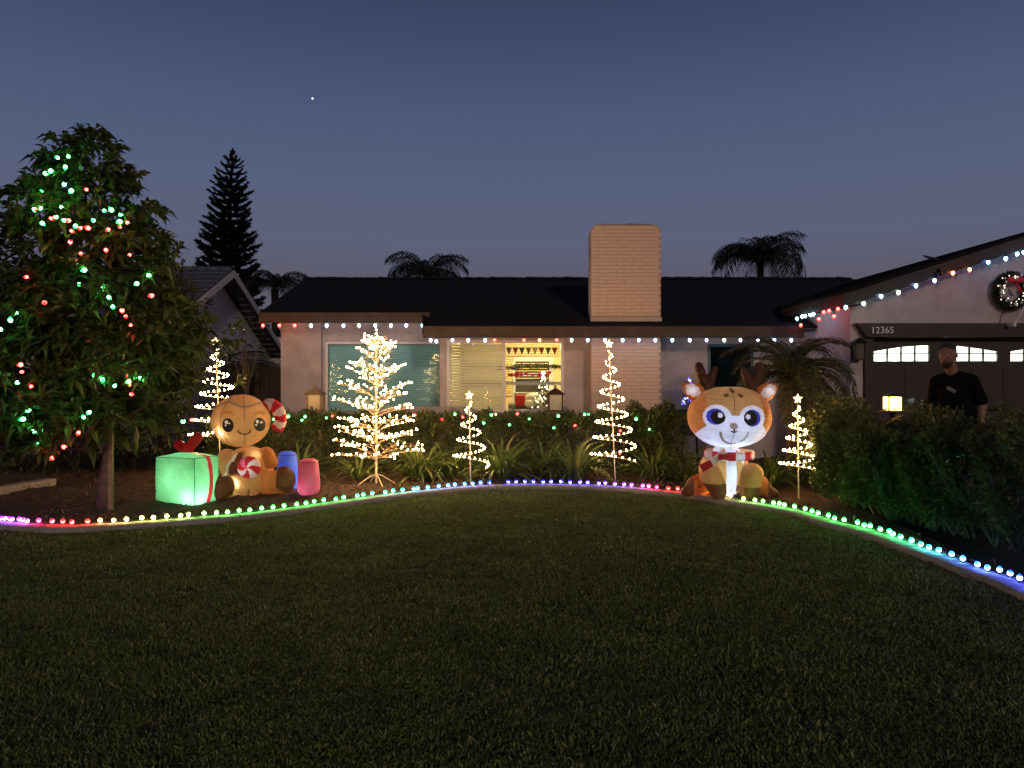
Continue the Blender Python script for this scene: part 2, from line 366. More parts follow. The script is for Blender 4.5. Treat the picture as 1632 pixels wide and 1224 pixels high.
# keep only the part of the lawn in front of the camera
cut = MB(); ys0, ys1 = 2.2, None
vs = []; fs = []
for i in range(nL):
    x, y = kout[i]; vs.append((x, min(y, 30), .002))
for i in range(nL):
    x, y = kout[i]; yy = min(max(2.3, abs(x) * 1.25), y - .01); vs.append((x, yy, .002))
fs = [(nL + i, nL + i + 1, i + 1, i) for i in range(nL - 1)]
cut.add(vs, fs)
# fill the wedge right and left of the kerb ends is out of frame
grass = cut.build('grass', grass_m)
tag(grass, kind='stuff')
gt = bpy.data.node_groups.new('grass_scatter', 'GeometryNodeTree')
gt.interface.new_socket('Geometry', in_out='INPUT', socket_type='NodeSocketGeometry'); gt.interface.new_socket('Geometry', in_out='OUTPUT', socket_type='NodeSocketGeometry')
N = gt.nodes; gi = N.new('NodeGroupInput'); go = N.new('NodeGroupOutput')
dp = N.new('GeometryNodeDistributePointsOnFaces'); dp.inputs['Density'].default_value = 400; dp.inputs['Seed'].default_value = 3
ci = N.new('GeometryNodeCollectionInfo'); ci.inputs['Collection'].default_value = ccol; ci.inputs['Separate Children'].default_value = True; ci.inputs['Reset Children'].default_value = True
ip = N.new('GeometryNodeInstanceOnPoints'); ip.inputs['Pick Instance'].default_value = True
rv = N.new('FunctionNodeRandomValue'); rv.data_type = 'FLOAT_VECTOR'; rv.inputs[0].default_value = (-.12, -.12, 0); rv.inputs[1].default_value = (.12, .12, 6.283)
rs = N.new('FunctionNodeRandomValue'); rs.data_type = 'FLOAT'
# patchy height: noise drives the clump size
nz = N.new('ShaderNodeTexNoise'); nz.inputs['Scale'].default_value = 1.7; nz.inputs['Detail'].default_value = 4
mr = N.new('ShaderNodeMapRange'); mr.inputs[1].default_value = .3; mr.inputs[2].default_value = .7; mr.inputs[3].default_value = .78; mr.inputs[4].default_value = 1.35
rs.inputs[2].default_value = .75; rs.inputs[3].default_value = 1.2
mu = N.new('ShaderNodeMath'); mu.operation = 'MULTIPLY'
LK = gt.links
LK.new(gi.outputs[0], dp.inputs['Mesh']); LK.new(dp.outputs['Points'], ip.inputs['Points']); LK.new(ci.outputs[0], ip.inputs['Instance'])
LK.new(rv.outputs[0], ip.inputs['Rotation']); LK.new(nz.outputs[0], mr.inputs[0]); LK.new(mr.outputs[0], mu.inputs[0]); LK.new(rs.outputs[1], mu.inputs[1])
LK.new(mu.outputs[0], ip.inputs['Scale']); LK.new(ip.outputs[0], go.inputs[0])
md = grass.modifiers.new('scatter', 'NODES'); md.node_group = gt

# ------------------------------------------------------------------ the house
house = thing('house', (0, 14.5, 0), 'single storey stucco house with dark roof, painted brick chimney and garage wing', 'house')
YL, YR = 14.95, 14.05                        # wall planes: left part, right part
WX = -1.36
SL = .333
def zmain(y): return 2.78 + SL * (y - 14.3)
RY = 17.45; RZ = zmain(RY)
XL = -4.83; XE = 5.14; WS = .32
def zwing(x): return 2.87 + WS * (x - XE)
AX = 8.4; AZ = zwing(AX)
# --- walls (with real openings)
def wallx(mb, x0, x1, y0, y1, z0, z1, holes):
    xs = sorted(holes); cur = x0
    for (a, b, c, d) in xs:
        mb.box(cur, a, y0, y1, z0, z1); mb.box(a, b, y0, y1, z0, c); mb.box(a, b, y0, y1, d, z1); cur = b
    mb.box(cur, x1, y0, y1, z0, z1)
W1 = (-3.74, -1.40, .78, 2.245); W2 = (-1.23, .975, .88, 2.235); W3 = (3.69, 4.55, .85, 2.16)
w = MB()
w.box(-4.60, -3.80, 14.82, 15.10, 0, 2.72)                       # pier left of the window
wallx(w, -3.80, -1.361, YL, YL + .15, 0, 2.72, [W1])
w.box(-1.36, -1.21, YR + .151, YL, 0, 2.62)
wallx(w, -1.36, 5.45, YR, YR + .15, 0, 2.62, [W2, W3])
w.box(-4.60, -4.45, 15.10, 20.5, 0, 2.72)
w.add([(-4.60, 14.9, 2.72), (-4.60, 20.0, 2.72), (-4.60, RY, RZ - .1), (-4.45, 14.9, 2.72), (-4.45, 20.0, 2.72), (-4.45, RY, RZ - .1)],
      [(0, 1, 2), (5, 4, 3), (0, 2, 5, 3), (1, 4, 5, 2)])        # gable end
w.box(5.45, 5.60, 12.16, YR, 0, 2.72)                            # garage wing side wall
w.box(5.45, 5.66, 12.0, 12.155, 0, 2.40)                         # front pier
zc = lambda x: zwing(x) - .22 if x <= AX else zwing(2 * AX - x) - .22
w.prism([(5.45, 2.402), (11.35, 2.402), (11.35, zc(11.35)), (AX, zc(AX)), (5.45, zc(5.45))], 12.0, 12.15)
w.box(5.67, 11.2, 12.002, 12.15, 2.182, 2.4015); w.box(5.67, 11.2, 12.1505, 12.17, 2.085, 2.39)
w.box(11.2, 11.35, 12.16, 18, 0, 2.7)
w.build('wall', stucco, house)
# --- roof
rf = MB()
def course(x0, x1, ya, yb, z_of, th=.012):
    n = max(1, round((yb - ya) / .14)); dy = (yb - ya) / n
    for i in range(n):
        a, b = ya + i * dy, ya + (i + 1) * dy
        za, zb_ = z_of(a) + th, z_of(b) + .002
        rf.add([(x0, a, za), (x1, a, za), (x1, b, zb_), (x0, b, zb_), (x0, a, z_of(a) - .03), (x1, a, z_of(a) - .03), (x1, b, z_of(b) - .03), (x0, b, z_of(b) - .03)],
               [(0, 1, 2, 3), (7, 6, 5, 4), (0, 4, 5, 1), (1, 5, 6, 2), (2, 6, 7, 3), (3, 7, 4, 0)])
course(XL, -1.56, 14.28, RY, zmain)
course(-1.56, 8.3, 13.28, RY, zmain)
rf.add([(XL, RY, RZ), (8.3, RY, RZ), (8.3, 21, RZ - 1.2), (XL, 21, RZ - 1.2)], [(0, 1, 2, 3)])
# wing slopes, courses run up in X
def wcourse(sgn):
    n = 24; dx = (AX - XE + .04) / n
    for i in range(n):
        a = XE - .04 + i * dx; b = a + dx; za = zwing(a) + .012; zb_ = zwing(b) + .002
        A, B = (a, b) if sgn > 0 else (2 * AX - a, 2 * AX - b)
        rf.add([(A, 11.46, za), (A, 18.5, za), (B, 18.5, zb_), (B, 11.46, zb_), (A, 11.46, za - .05), (A, 18.5, za - .05), (B, 18.5, zb_ - .05), (B, 11.46, zb_ - .05)],
               [(0, 1, 2, 3), (7, 6, 5, 4), (0, 4, 5, 1), (1, 5, 6, 2), (2, 6, 7, 3), (3, 7, 4, 0)])
wcourse(1); wcourse(-1)
roof = rf.build('roof', roof_m, house)
rt = MB(); rt.add([(-.17, -.16, -.05), (.17, -.16, -.05), (.17, 0, .02), (-.17, 0, .035), (.17, .16, -.05), (-.17, .16, -.05)], [(0, 1, 2, 3), (3, 2, 4, 5), (0, 3, 5), (1, 4, 2)])
rtm = rt.mesh('ridge_tile', roof_m)
x = XL + .12
while x < 8.0:
    link('ridge_tile', rtm, roof, (x, RY, RZ + .025 + random.uniform(-.006, .008)), (0, R(random.uniform(-1.5, 1.5)), 0)); x += .29
# exhaust vent hump on the ridge
rv_ = MB(); rv_.lathe([(.14, 0), (.14, .08), (.10, .13), (.02, .15)], 12, Matrix.Translation((-.2, RY + .4, RZ - .13))); rv_.build('roof_vent', roof_m, roof, True)
# --- fascias
for nm, b in (('left', (XL - .02, -1.56, 14.25, 14.278, 2.575, 2.775)), ('right', (-1.58, 5.2, 13.25, 13.278, 2.24, 2.445)), ('return', (-1.6, -1.581, 13.26, 14.27, 2.30, 2.66)), ('wing', (5.12, 5.16, 11.45, 14.2, 2.655, 2.85))):
    m = MB(); m.box(*b); m.build('fascia', fascia_m if nm != 'return' else roof_m, house)
m = MB(); m.box(-1.56, 5.4, 13.3, 14.05, 2.36, 2.40); m.box(XL, -1.57, 14.29, 14.94, 2.63, 2.66); m.box(5.17, 5.45, 11.5, 14.0, 2.67, 2.70); m.build('soffit', fascia_m, house)
m = MB(); m.prism([(XE - .04, zwing(XE - .04) - .24), (AX, AZ - .24), (AX, AZ - .045), (XE - .04, zwing(XE - .04) - .045)], 11.43, 11.459); m.prism([(AX + .001, AZ - .24), (2 * AX - XE, zwing(XE) - .24), (2 * AX - XE, zwing(XE) - .045), (AX + .001, AZ - .045)], 11.43, 11.459)
m.build('rake_board', trim_dark, house)
m = MB(); m.prism([(XE, zwing(XE) - .10), (AX, AZ - .10), (AX, AZ - .07), (XE, zwing(XE) - .07)], 11.46, 12.0); m.build('soffit', stucco, house)
m = MB(); m.add([(XL - .03, 14.28, 2.56), (XL - .03, RY, RZ - .21), (XL - .03, RY, RZ), (XL - .03, 14.28, 2.77), (XL - .001, 14.28, 2.56), (XL - .001, RY, RZ - .21), (XL - .001, RY, RZ), (XL - .001, 14.28, 2.77)],
             [(0, 1, 2, 3), (7, 6, 5, 4), (0, 4, 5, 1), (1, 5, 6, 2), (2, 6, 7, 3), (3, 7, 4, 0)]); m.build('rake_board', fascia_m, house)
# --- chimney with single bricks
CX0, CX1, CY, CT = 1.447, 2.725, 13.62, 4.33
ch = MB(); cr = .13
prof = [(CX0 + .004, 0)] + [(CX1 - .004, 0)] + [(CX1 - .004 - cr + cr * math.cos(a), CT - cr + cr * math.sin(a)) for a in [k * math.pi / 12 for k in range(7)]] + [(CX0 + .004 + cr - cr * math.cos(a), CT - cr + cr * math.sin(a)) for a in [k * math.pi / 12 for k in range(6, -1, -1)]]
ch.prism(prof, CY + .006, CY + .50)
chim = ch.build('chimney', mortar, house)
cs = MB(); cs.box(CX0, CX0 + .0035, CY + .02, CY + .49, .1, CT - cr); cs.box(CX1 - .0035, CX1, CY + .02, CY + .49, .1, CT - cr); cs.build('side_face', chim_m, chim)
bmesh_b = MB(); e = .006
bmesh_b.add([(-.5, .5, -.5), (.5, .5, -.5), (.5, .5, .5), (-.5, .5, .5), (-.5 + .012, -.5, -.5 + .06), (.5 - .012, -.5, -.5 + .06), (.5 - .012, -.5, .5 - .06), (-.5 + .012, -.5, .5 - .06), (-.5, -.2, -.5), (.5, -.2, -.5), (.5, -.2, .5), (-.5, -.2, .5)],
            [(4, 5, 6, 7), (8, 9, 5, 4), (9, 10, 6, 5), (10, 11, 7, 6), (11, 8, 4, 7), (0, 1, 9, 8), (1, 2, 10, 9), (2, 3, 11, 10), (3, 0, 8, 11), (3, 2, 1, 0)])
bme = bmesh_b.mesh('brick', chim_m)
bh, bl, gap = .066, .31, .0055
row = 0; nbr = 0
z = .86
while z + bh < CT - .01:
    if z > 2.20 and z < 2.60: z += bh + gap * .4; row += 1; continue
    zt = z + bh - CT + cr; ins = 0 if zt <= 0 else cr - math.sqrt(max(0, cr * cr - min(zt, cr) ** 2))
    xa, xb = CX0 + ins, CX1 - ins
    x = xa - (bl * .5 if row % 2 else 0)
    while x < xb - .03:
        a, b = max(x, xa), min(x + bl, xb)
        if b - a > .05:
            link('brick', bme, chim, ((a + b) / 2, CY + .012 + random.uniform(-.004, .004), z + bh / 2), None, (b - a - gap, .03, bh - gap)); nbr += 1
        x += bl
    z += bh; row += 1
m = MB(); m.box(CX0 - .012, CX1 + .012, CY - .02, CY + .51, 2.55, 2.63); m.build('flashing', chim_m, chim)
m = MB(); m.box(CX0 + .15, CX1 - .15, CY + .06, CY + .44, CT + .0005, CT + .02); m.lathe([(.10, 0), (.10, .03), (.05, .04)], 10, Matrix.Translation((2.2, CY + .25, CT + .018))); m.build('chimney_cap', trim_dark, chim)

# --- windows
def window(x0, x1, z0, z1, y, gl, frame_m, mull=None, fw=.05, trim=.03):
    fr = MB(); yo, yi = y - .022, y + .06
    fr.box(x0, x0 + fw, yo, yi, z0, z1); fr.box(x1 - fw, x1, yo, yi, z0, z1); fr.box(x0 + fw, x1 - fw, yo, yi, z0, z0 + fw); fr.box(x0 + fw, x1 - fw, yo, yi, z1 - fw, z1)
    wn = fr.build('window', frame_m, house)
    xs = [x0 + fw, x1 - fw]
    if mull: 
        q = MB(); q.box(mull - .03, mull + .03, yo + .004, yi, z0 + fw, z1 - fw); q.build('mullion', frame_m, wn); xs = [x0 + fw, mull - .03, mull + .03, x1 - fw]
    for k in range(0, len(xs), 2):
        q = MB(); q.box(xs[k], xs[k + 1], y + .018, y + .024, z0 + fw, z1 - fw); q.build('pane', gl, wn)
    q = MB(); q.box(x0 - .04, x1 + .04, y - .05, y - .0005, z0 - .04, z0 - .001); q.build('sill', stucco, wn)
    return wn
def slats(par, x0, x1, z0, z1, y, mat, n, tilt=62, wd=.05):
    b = MB(); b.box(-.5, .5, -wd / 2, wd / 2, -.0012, .0012); me = b.mesh('slat', mat)
    for i in range(n):
        zz = z0 + (z1 - z0) * (i + .5) / n
        link('slat', me, par, ((x0 + x1) / 2, y, zz), (R(tilt), 0, 0), (x1 - x0, 1, 1))
wn1 = window(*W1, YL, glass_dark, white_trim)
slats(wn1, W1[0] + .055, W1[1] - .055, W1[2] + .05, W1[3] - .06, YL + .075, slat_m, 28, 62)
wn2 = window(*W2, YR, glass, white_trim, -.155)
slats(wn2, W2[0] + .055, -.19, W2[2] + .05, W2[3] - .07, YR + .085, slat_m, 23, 50)
wn3 = window(*W3, YR, glass_dark, teal_trim)
m = MB(); m.box(-.12, .92, YR + .03, YR + .055, 1.39, 1.45); m.build('sash_rail', white_trim, wn2)
# dark room behind the first window and behind the third
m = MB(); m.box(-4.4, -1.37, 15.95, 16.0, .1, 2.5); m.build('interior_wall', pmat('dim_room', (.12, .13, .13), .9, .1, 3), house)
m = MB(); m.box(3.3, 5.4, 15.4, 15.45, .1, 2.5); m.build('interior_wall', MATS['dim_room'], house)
# lit living room behind the second window
rm = MB(); rx0, rx1, ry0, ry1, rz0, rz1 = -1.2, 2.9, 14.21, 17.3, .1, 2.52
rm.box(rx0, rx1, ry1, ry1 + .08, rz0, rz1); rm.box(rx0 - .08, rx0 - .001, ry0 + .7, ry1, rz0, rz1); rm.box(rx1, rx1 + .08, ry0, ry1, rz0, rz1)
rm.box(rx0, rx1, ry0, ry1, rz1 + .001, rz1 + .04); rm.box(rx0, rx1, ry0, ry1, rz0 - .05, rz0 - .001)
rm.build('interior_wall', room_m, house)
dl = bpy.data.lights.new('room_lamp', 'POINT'); dl.energy = 140; dl.color = (1, .74, .36); dl.shadow_soft_size = .2
lo = bpy.data.objects.new('room_lamp', dl); COL.objects.link(lo); lo.location = (.6, 15.7, 2.3)
# back-room window with dark louvres and pale casing, and louvred wall blinds
bw = MB(); bw.box(.02, .08, 17.25, 17.29, .9, 2.0); bw.box(.86, .96, 17.25, 17.29, .9, 2.0); bw.box(.08, .86, 17.25, 17.29, 1.9, 2.0); bwo = bw.build('window_casing', white_trim, house)
m = MB(); m.box(.08, .86, 17.28, 17.295, .9, 1.9); m.build('pane', trim_dark, bwo)
slats(bwo, .1, .84, 1.48, 1.88, 17.26, room_m, 7, 35, .03)
bl_ = MB(); bl_.box(-1.1, 2.8, 17.255, 17.265, 2.05, 2.5); blo = bl_.build('louvre_blind', room_m, house)
slats(blo, -1.1, 2.8, 2.02, 2.5, 17.22, room_m, 9, 40, .05)
bl2 = MB(); bl2.box(-1.1, .0, 17.27, 17.28, 1.1, 2.0); bl2o = bl2.build('louvre_blind', room_m, house); slats(bl2o, -1.1, -.02, 1.1, 2.0, 17.25, room_m, 16, 40, .05)

# --- garage front
m = MB(); m.prism([(5.50, 2.40), (5.66, 2.18), (11.3, 2.18), (11.3, 2.40)], 11.86, 11.998); m.build('header_beam', trim_dark, house)
m = MB(); m.box(5.662, 5.80, 11.95, 12.16, .04, 2.179); m.build('door_post', trim_dark, house)
gd = MB(); DY0, DY1 = 12.10, 12.14
XW = [5.88 + 1.11 * k for k in range(4)]; WWd = .90; zbw = 1.80
def ztop(k, x):
    t = (x - XW[k]) / WWd; t = t if k % 2 == 0 else 1 - t
    return 1.955 + .10 * math.sin(t * math.pi / 2)
gd.box(5.80, 10.6, DY0, DY1, .05, zbw)
cur = 5.80
for k in range(4):
    gd.box(cur, XW[k], DY0, DY1, zbw, 2.178); cur = XW[k] + WWd
    for i in range(8):
        a = XW[k] + WWd * i / 8; b = a + WWd / 8
        gd.prism([(a, ztop(k, a)), (b, ztop(k, b)), (b, 2.178), (a, 2.178)], DY0, DY1)
gd.box(cur, 10.6, DY0, DY1, zbw, 2.178)
gdo = gd.build('garage_door', pmat('garage_paint', (.036, .029, .027), .6, .2, 5, .2, 30), house)
for r_ in range(3):
    for k in range(9):
        xa = 5.86 + k * .53
        m = MB(); m.box(xa, xa + .42, DY0 - .012, DY0 - .0005, .12 + r_ * .56, .56 + r_ * .56); m.build('door_panel', MATS['garage_paint'], gdo)
for k in range(4):
    m = MB(); m.box(XW[k] - .01, XW[k] + WWd + .01, DY1 + .001, DY1 + .006, zbw - .01, 2.08); m.build('pane', glass, gdo)
    for i in (1, 2, 3):
        xx = XW[k] + WWd * i / 4; m = MB(); m.box(xx - .009, xx + .009, DY0 + .005, DY1 - .002, zbw, ztop(k, xx)); m.build('muntin', trim_dark, gdo)
    m = MB(); m.box(XW[k], XW[k] + WWd, DY0 + .007, DY1 - .004, 1.918, 1.934); m.build('muntin', trim_dark, gdo)
# garage interior: white walls, a lamp, shelving with boxes
gi_m = pmat('garage_wall', (.75, .75, .72), .9, .05, 2)
m = MB(); m.box(5.6, 11.2, 17.6, 17.68, .05, 2.6); m.box(5.6, 11.2, 12.2, 17.6, 2.6, 2.64); m.box(5.61, 5.66, 12.3, 17.6, .05, 2.6); m.box(11.1, 11.18, 12.3, 17.6, .05, 2.6); m.box(5.6, 11.2, 12.2, 17.6, .0, .05); m.build('interior_wall', gi_m, house)
dl = bpy.data.lights.new('garage_lamp', 'AREA'); dl.energy = 520; dl.color = (1, .96, .88); dl.size = 2.5
lo = bpy.data.objects.new('garage_lamp', dl); COL.objects.link(lo); lo.location = (8.2, 15.3, 2.55)

# ------------------------------------------------------------------ things in and on the house
def lathe_at(mb, prof, loc, seg=12): mb.lathe(prof, seg, Matrix.Translation(Vector(loc)))
# armchair with a red cushion, indoor tree, bunting and garland behind the lit window
ac = thing('armchair', (.42, 15.3, .1), 'grey armchair inside the lit living room window', 'armchair')
cloth_grey = pmat('grey_upholstery', (.16, .15, .14), .9, .15, 8, .3, 90); red_cloth = pmat('red_fabric', (.45, .03, .03), .85, .15, 8); white_cloth = pmat('white_fabric', (.7, .68, .62), .9, .1, 8)
def rbox(x0, x1, y0, y1, z0, z1, r):
    bm = bmesh.new(); bmesh.ops.create_cube(bm, size=1)
    for v in bm.verts: v.co = Vector(((x0 + x1) / 2 + v.co.x * (x1 - x0), (y0 + y1) / 2 + v.co.y * (y1 - y0), (z0 + z1) / 2 + v.co.z * (z1 - z0)))
    bmesh.ops.bevel(bm, geom=bm.edges[:], offset=r, segments=3, profile=.6, affect='EDGES'); bm.verts.index_update()
    m = MB(); m.add([tuple(v.co) for v in bm.verts], [tuple(v.index for v in f.verts) for f in bm.faces]); bm.free(); return m
for nm, b in (('seat', (.05, .75, 15.0, 15.65, .25, .55)), ('backrest', (.05, .75, 15.6, 15.85, .55, 1.22)), ('arm', (-.08, .05, 15.0, 15.8, .2, 1.0)), ('arm', (.75, .88, 15.0, 15.8, .2, .95))):
    rbox(*b, .05).build(nm, cloth_grey, ac, True)
for lx in (.0, .8):
    for ly in (15.05, 15.75):
        m = MB(); m.box(lx - .03, lx + .03, ly - .03, ly + .03, .1, .2); m.build('leg', wood_m, ac)
m = rbox(.07, .27, 15.28, 15.40, .94, 1.17, .045); tag(m.build('cushion', red_cloth, None, True), 'red cushion on the armchair behind the lit window', 'cushion')
m = MB(); m.ball((.43, 15.38, 1.08), (.19, .10, .13), 16, 12); m.ball((.52, 15.36, 1.02), (.16, .12, .10), 14, 10); m.ball((.36, 15.34, 1.0), (.12, .10, .09), 14, 10); tag(m.build('blanket', white_cloth, None, True), 'white rumpled blanket heaped on the armchair behind the lit window', 'blanket')
it = thing('indoor_christmas_tree', (.62, 14.75, .1), 'small lit christmas tree with warm white lights standing inside the living room', 'christmas tree')
k = 1500; zz = rng.uniform(0, 1, k) ** 1.5; a = rng.uniform(0, 2 * math.pi, k); rr = (.34 * (1 - zz) + .01) * np.sqrt(rng.uniform(.2, 1, k))
Pn = np.c_[.62 + rr * np.cos(a), 14.75 + rr * np.sin(a), .45 + 1.12 * zz]
leaves(Pn, np.c_[np.cos(a), np.sin(a), np.full(k, -.1)] + rng.normal(0, .3, (k, 3)), .07, .012).build('crown', leaf_dark, it)
m = MB(); m.tube([(.62, 14.75, .1), (.62, 14.75, 1.5)], [.025, .008]); m.build('trunk', wood_m, it)
sb = MB(); sb.ball((0, 0, 0), 1, 6, 5); dotm = sb.mesh('bulb', glow((1, .74, .42), 7))
for i in range(120):
    z = random.random() ** 1.4; a_ = random.uniform(0, 6.283); r_ = .34 * (1 - z) + .015
    link('bulb', dotm, it, (.62 + r_ * math.cos(a_), 14.75 + r_ * math.sin(a_), .5 + 1.08 * z), None, .011)
m = MB(); m.ball((.62, 14.75, 1.62), .04, 10, 8); m.build('tree_topper', glow((1, .8, .5), 3), it)
bt = thing('bunting', (.4, 14.22, 2.1), 'string of red, green and black pennants hanging inside the lit window', 'bunting')
cols = [(.14, .09, .07), (.42, .08, .05), (.10, .11, .09), (.30, .16, .06), (.55, .48, .25), (.45, .04, .03), (.10, .16, .05), (.30, .05, .03)]
for i, c in enumerate(cols):
    xx = -.06 + i * .125; mm = pmat('pennant_%d' % i, c, .9, .1, 6)
    m = MB(); m.prism([(xx - .055, 2.10), (xx + .055, 2.10), (xx, 1.96)], 14.22, 14.224); m.build('pennant', mm, bt)
m = MB(); m.tube([(-.14, 14.222, 2.103), (.40, 14.222, 2.101), (.93, 14.222, 2.103)], .004, 5); m.build('cord', white_cloth, bt)
ga = thing('garland', (.4, 14.6, 1.72), 'dark leafy garland strung across the lit living room', 'garland')
k = 900; xx = rng.uniform(-.3, 1.05, k); zg = 1.74 - .05 * np.cos((xx - .35) * 4) * 0 + rng.normal(0, .018, k)
leaves(np.c_[xx, 14.9 + rng.normal(0, .03, k), zg + .03 * np.sin(xx * 3)], rdirs(k), .06, .018).build('foliage', leaf_dark, ga)
gb = MB(); gb.ball((0, 0, 0), 1, 8, 6); gbm = gb.mesh('flower', red_cloth)
for i in range(22): link('flower', gbm, ga, (random.uniform(-.2, .85), 14.87, 1.60 + random.uniform(-.05, .04)), None, random.uniform(.018, .04))

# ------------------------------------------------------------------ garden wall with lanterns
gw = MB(); top = []
for i in range(61):
    px = 436 + i * (905 - 436) / 60; t = (px - 503) / (885 - 503)
    if px < 640: zt = .95
    elif px < 742: zt = 1.03
    elif px < 775: zt = 1.03 - .13 * (0.5 - .5 * math.cos((px - 742) / 33 * math.pi))
    elif px < 835: zt = .90
    elif px < 868: zt = .90 + .14 * (0.5 - .5 * math.cos((px - 835) / 33 * math.pi))
    else: zt = 1.03
    top.append(((px - 816) / F * 12.9, zt))
gw.prism([(top[0][0], 0), (top[-1][0], 0)] + top[::-1], 12.82, 12.98)
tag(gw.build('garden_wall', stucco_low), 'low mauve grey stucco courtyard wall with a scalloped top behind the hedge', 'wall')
def lantern(px, ztop, label, body_m, pane_m, y=12.75, w=.13):
    X = (px - 816) / F * y; z0 = .95
    t = thing('lantern', (X, y, z0), label, 'lantern')
    m = MB(); m.box(X - w * 1.05, X + w * 1.05, y - w, y + w, z0, z0 + .03); m.build('base', body_m, t)
    for sx_ in (-1, 1):
        for sy in (-1, 1):
            m = MB(); m.box(X + sx_ * w * .88 - .013, X + sx_ * w * .88 + .013, y + sy * w * .88 - .013, y + sy * w * .88 + .013, z0 + .03, z0 + .29); m.build('post', body_m, t)
    m = MB(); m.box(X - w * .8, X + w * .8, y - w * .8, y + w * .8, z0 + .031, z0 + .288); m.build('pane', pane_m, t)
    m = MB(); m.tube([(X, y, z0 + .05), (X, y, z0 + .2)], .03, 10); 
    m = MB(); e = w * 1.3
    m.add([(X - e, y - e, z0 + .291), (X + e, y - e, z0 + .291), (X + e, y + e, z0 + .291), (X - e, y + e, z0 + .291), (X - e * .42, y - e * .42, z0 + .37), (X + e * .42, y - e * .42, z0 + .37), (X + e * .42, y + e * .42, z0 + .37), (X - e * .42, y + e * .42, z0 + .37), (X, y, z0 + .41)],
          [(3, 2, 1, 0), (0, 1, 5, 4), (1, 2, 6, 5), (2, 3, 7, 6), (3, 0, 4, 7), (4, 5, 8), (5, 6, 8), (6, 7, 8), (7, 4, 8)]); m.build('lantern_roof', body_m, t)
    m = MB(); m.lathe([(.012, 0), (.02, .02), (.006, .045)], 8, Matrix.Translation((X, y, z0 + .405))); m.build('finial', body_m, t)
    # pier below
    return t
tan_metal = pmat('tan_metal', (.20, .14, .075), .5, .2, 10); frosted = pmat('frosted_pane', (.46, .40, .30), .4, .08, 12); dark_bronze = pmat('dark_bronze', (.05, .022, .016), .5, .25, 10); frosted2 = pmat('grey_pane', (.36, .38, .35), .4, .1, 14)
lantern(503, 0, 'tan lantern with cream panes on the garden wall below the blue window', tan_metal, frosted)
lantern(885, 0, 'dark red brown lantern with grey panes in front of the lit window', dark_bronze, frosted2)
for px in (503, 885):
    X = (px - 816) / F * 12.75; m = MB(); m.box(X - .15, X + .15, 12.62, 12.815, 0, .949)
    tag(m.build('wall_pier', stucco_low), 'stucco pier holding up the ' + ('tan' if px < 600 else 'dark red brown') + ' lantern', 'pier')
# unlit wall lantern beside the garage
X, y = 5.53, 11.9
wl = thing('wall_lantern', (X, y, 1.8), 'unlit black wall lantern beside the garage door', 'wall lantern')
m = MB(); m.box(X - .04, X + .04, 11.975, 11.999, 1.9, 2.1); m.box(X - .012, X + .012, 11.88, 11.975, 2.08, 2.10); m.build('bracket', iron_m, wl)
m = MB(); m.box(X - .085, X + .085, y - .095, y + .068, 1.82, 1.835); [m.box(X + a - .008, X + a + .008, y + b - .008, y + b + .008, 1.835, 2.08) for a in (-.075, .075) for b in (-.085, .06)]; m.build('cage', iron_m, wl)
m = MB(); m.box(X - .065, X + .065, y - .075, y + .05, 1.836, 2.075); m.build('pane', pmat('smoky_pane', (.10, .09, .07), .2, .1, 8), wl)
m = MB(); m.add([(X - .11, y - .12, 2.081), (X + .11, y - .12, 2.081), (X + .11, y + .075, 2.081), (X - .11, y + .075, 2.081), (X, y - .02, 2.17)], [(3, 2, 1, 0), (0, 1, 4), (1, 2, 4), (2, 3, 4), (3, 0, 4)]); m.build('cap', iron_m, wl)
# lit path lantern behind the right hedge
c = P(1422, 640, 8.9)
pl = thing('path_lantern', (c.x, c.y, .04), 'glowing path lantern behind the right hedge, burning bright yellow', 'path lantern')
m = MB(); m.tube([(c.x, c.y, .03), (c.x, c.y, c.z - .12)], .03, 8); m.build('post', iron_m, pl)
m = MB(); m.box(c.x - .085, c.x + .085, c.y - .085, c.y + .085, c.z - .12, c.z - .105); m.box(c.x - .10, c.x + .10, c.y - .1, c.y + .1, c.z + .06, c.z + .075); m.add([(c.x - .11, c.y - .11, c.z + .076), (c.x + .11, c.y - .11, c.z + .076), (c.x + .11, c.y + .11, c.z + .076), (c.x - .11, c.y + .11, c.z + .076), (c.x, c.y, c.z + .115)], [(3, 2, 1, 0), (0, 1, 4), (1, 2, 4), (2, 3, 4), (3, 0, 4)]); m.build('cap', iron_m, pl)
for a in (-.08, .08):
    for b in (-.08, .08):
        m = MB(); m.box(c.x + a - .006, c.x + a + .006, c.y + b - .006, c.y + b + .006, c.z - .105, c.z + .06); m.build('corner_bar', iron_m, pl)
m = MB(); m.box(c.x - .072, c.x + .072, c.y - .072, c.y + .072, c.z - .104, c.z + .055); m.build('lit_pane', glow((1, .50, .12), 6), pl)
